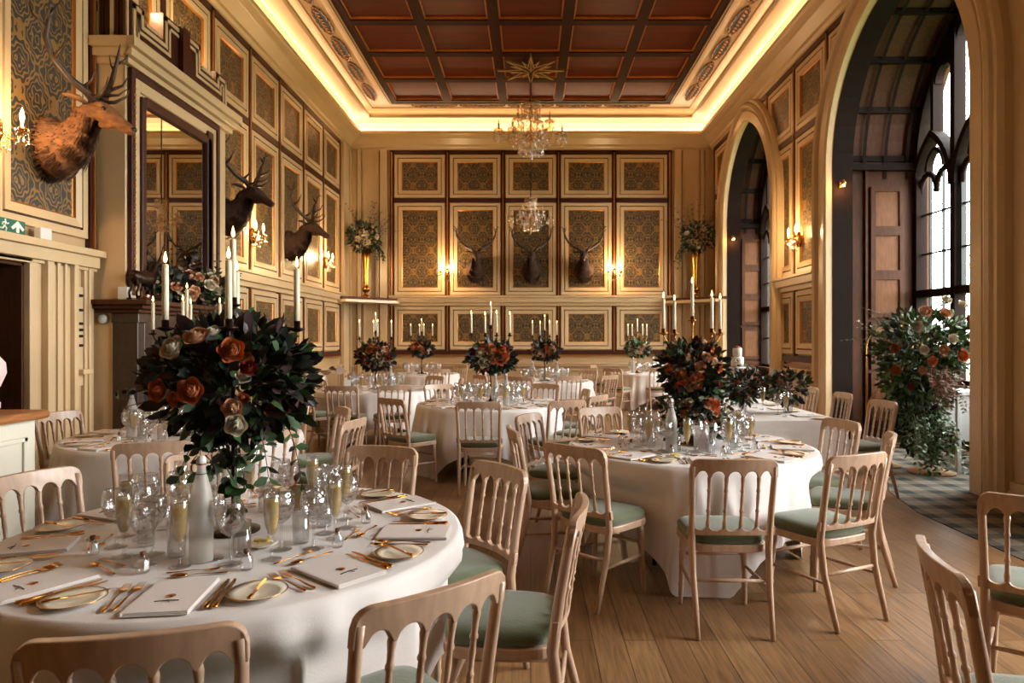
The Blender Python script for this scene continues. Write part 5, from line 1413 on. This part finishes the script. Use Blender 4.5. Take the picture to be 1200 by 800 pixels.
cardstand(-2.60, 9.66, .1, .10, .17, PAPER, 'white menu card on the stag-wall table')
# long table: cake, vases, napkins, boxes
t = thing('wedding_cake', 'three-tier white cake with dark orange flowers on the long table', 'cake', (2.62, 8.66, zt))
for z0, r_ in ((.28, .105), (.405, .078), (.52, .056)):
    MB().lathe([(r_, 0), (r_, .105), (r_-.006, .112), (0, .113)], 32, 0, (0, 0, z0)).build('tier', ICING, t)
for p, d, r_, m_ in (((-.05, -.085, .36), (-.4, -1, .2), .026, ROSEO), ((-.03, -.07, .47), (-.3, -1, .2), .022, ROSER), ((.02, -.07, .42), (.3, -1, 0), .018, ROSEP), ((-.02, -.045, .58), (-.3, -1, .2), .020, ROSER), ((0, 0, .645), (0, -.3, 1), .028, ROSEO), ((.03, .0, .64), (.3, -.3, 1), .022, ROSEP), ((-.03, 0, .64), (-.5, -.3, 1), .020, ROSER)): rose(t, p, d, r_, m_, 'sugar_flower')
t2 = thing('cake_stand', 'white footed cake stand under the three-tier cake', 'cake stand', (2.62, 8.66, zt))
MB().lathe([(.09, 0), (.09, .01), (.03, .03), (.016, .07), (.022, .12), (.016, .2), (.03, .25), (.135, .268), (.135, .279), (0, .279)], 32).build('pedestal', ICING, t2)
for x, y_, h, rr_, lb, nr in ((2.62, 6.95, .20, .19, 'glass vase of dark leaves on the long table, beside the window-side table', 5), (2.48, 7.75, .20, .17, 'glass vase with peach roses below the cake on the long table', 12), (2.2, 7.1, .15, .13, 'low vase of greenery on the aisle side of the long table', 3)):
    v = thing('glass_vase', lb.replace('glass vase of', 'clear vase holding').replace('glass vase with', 'clear vase under the'), 'vase', (x, y_, zt))
    MB().lathe([(.04, 0), (.045, .004), (.045, h), (.042, h), (.042, .01), (0, .01)], 20).build('vase_body', GLASS, v)
    f = thing('flower_arrangement', lb.replace('glass vase of', 'spray of').replace('glass vase with', 'spray with').replace('low vase of', 'low bunch of'), 'flowers', (x, y_, zt+h*.6))
    m = MB(); foliage(m, (0, 0, .14), (rr_, rr_*.8, .15), 260, (.05, .10), (6, 4, 2, 1, 0, 1))
    for i in range(12): twig(m, (0, 0, .05), (R.uniform(-1, 1), R.uniform(-.5, .5), R.uniform(.2, 1)), R.uniform(.22, .36), 6, (.03, .06), 0, (0, 1, 5), .003)
    for i in range(6): m.tube([(R.uniform(-.02, .02), R.uniform(-.02, .02), -h*.5), (R.uniform(-.03, .03), R.uniform(-.03, .03), .1)], .003, 5, 1)
    m.build('foliage', LEAFS, f, fix=False); roseson(f, (0, 0, .15), (rr_*.9, rr_*.7, .13), [(R.uniform(.028, .04), R.choice((ROSEO, ROSEP))) for _ in range(nr)])
gl = 'places along the window side of the long table'
for i in range(4):
    y_ = 6.62+i*.66
    NAP.place((2.68, y_, zt), PI/2, 'blush folded napkin on the window side of the long table', 'napkins along the long table')
    PLATE.place((2.70, y_-.25, zt), 0, 'gold-rimmed side plate on the window side of the long table', 'side plates along the long table')
    WINE.place((2.44, y_+.12, zt), 0, 'cut wine glass on the long table with the cake', 'wine glasses on the long table')
    FLUTE.place((2.46, y_-.04, zt), 0, 'champagne flute on the long table with the cake', 'champagne flutes on the long table')
tag(MB().box(-.07, .07, -.05, .05, 0, .2).build('kraft_box', KRAFT, None, (2.24, 8.35, zt), bevel=.004), 'upright kraft brown box beside the cake on the long table', 'box')
# unused prototypes never placed are removed
for pr in (CH, WINE, FLUTE, TUMB, NAP, PLATE, FORK, KNIFE, SPOON, DFORK, BKNIFE, FAV, WATER, BUTTERD, CANDLE, med, sco, stg):
    if not pr.used:
        for c in kids(pr.o): bpy.data.objects.remove(c)
        bpy.data.objects.remove(pr.o)
# trees outside the windows
def tree(x, y_, h, lb):
    t = thing('garden_tree', lb, 'tree', (x, y_, -1))
    MB().tube([(0, 0, 0), (.1, 0, h*.3), (0, .1, h*.6)], [.25, .2, .1], 8).build('trunk', WOODB, t)
    m = MB()
    foliage(m, (0, 0, h*.62), (h*.28, h*.28, h*.38), 1500, (.25, .5), (1, 4, 0, 3, 6, 0), .5); m.build('crown', LEAFS, t, fix=False)
tree(13, 15.5, 7, 'green tree in the garden beyond the bay window, nearer the middle'); tree(17, 22, 8, 'garden tree glimpsed through the farther bay window')
struct(MB().box(6.2, 60, -30, 60, -1.2, -1.0).build('lawn', mat('lawn', (84, 104, 60), .9)))
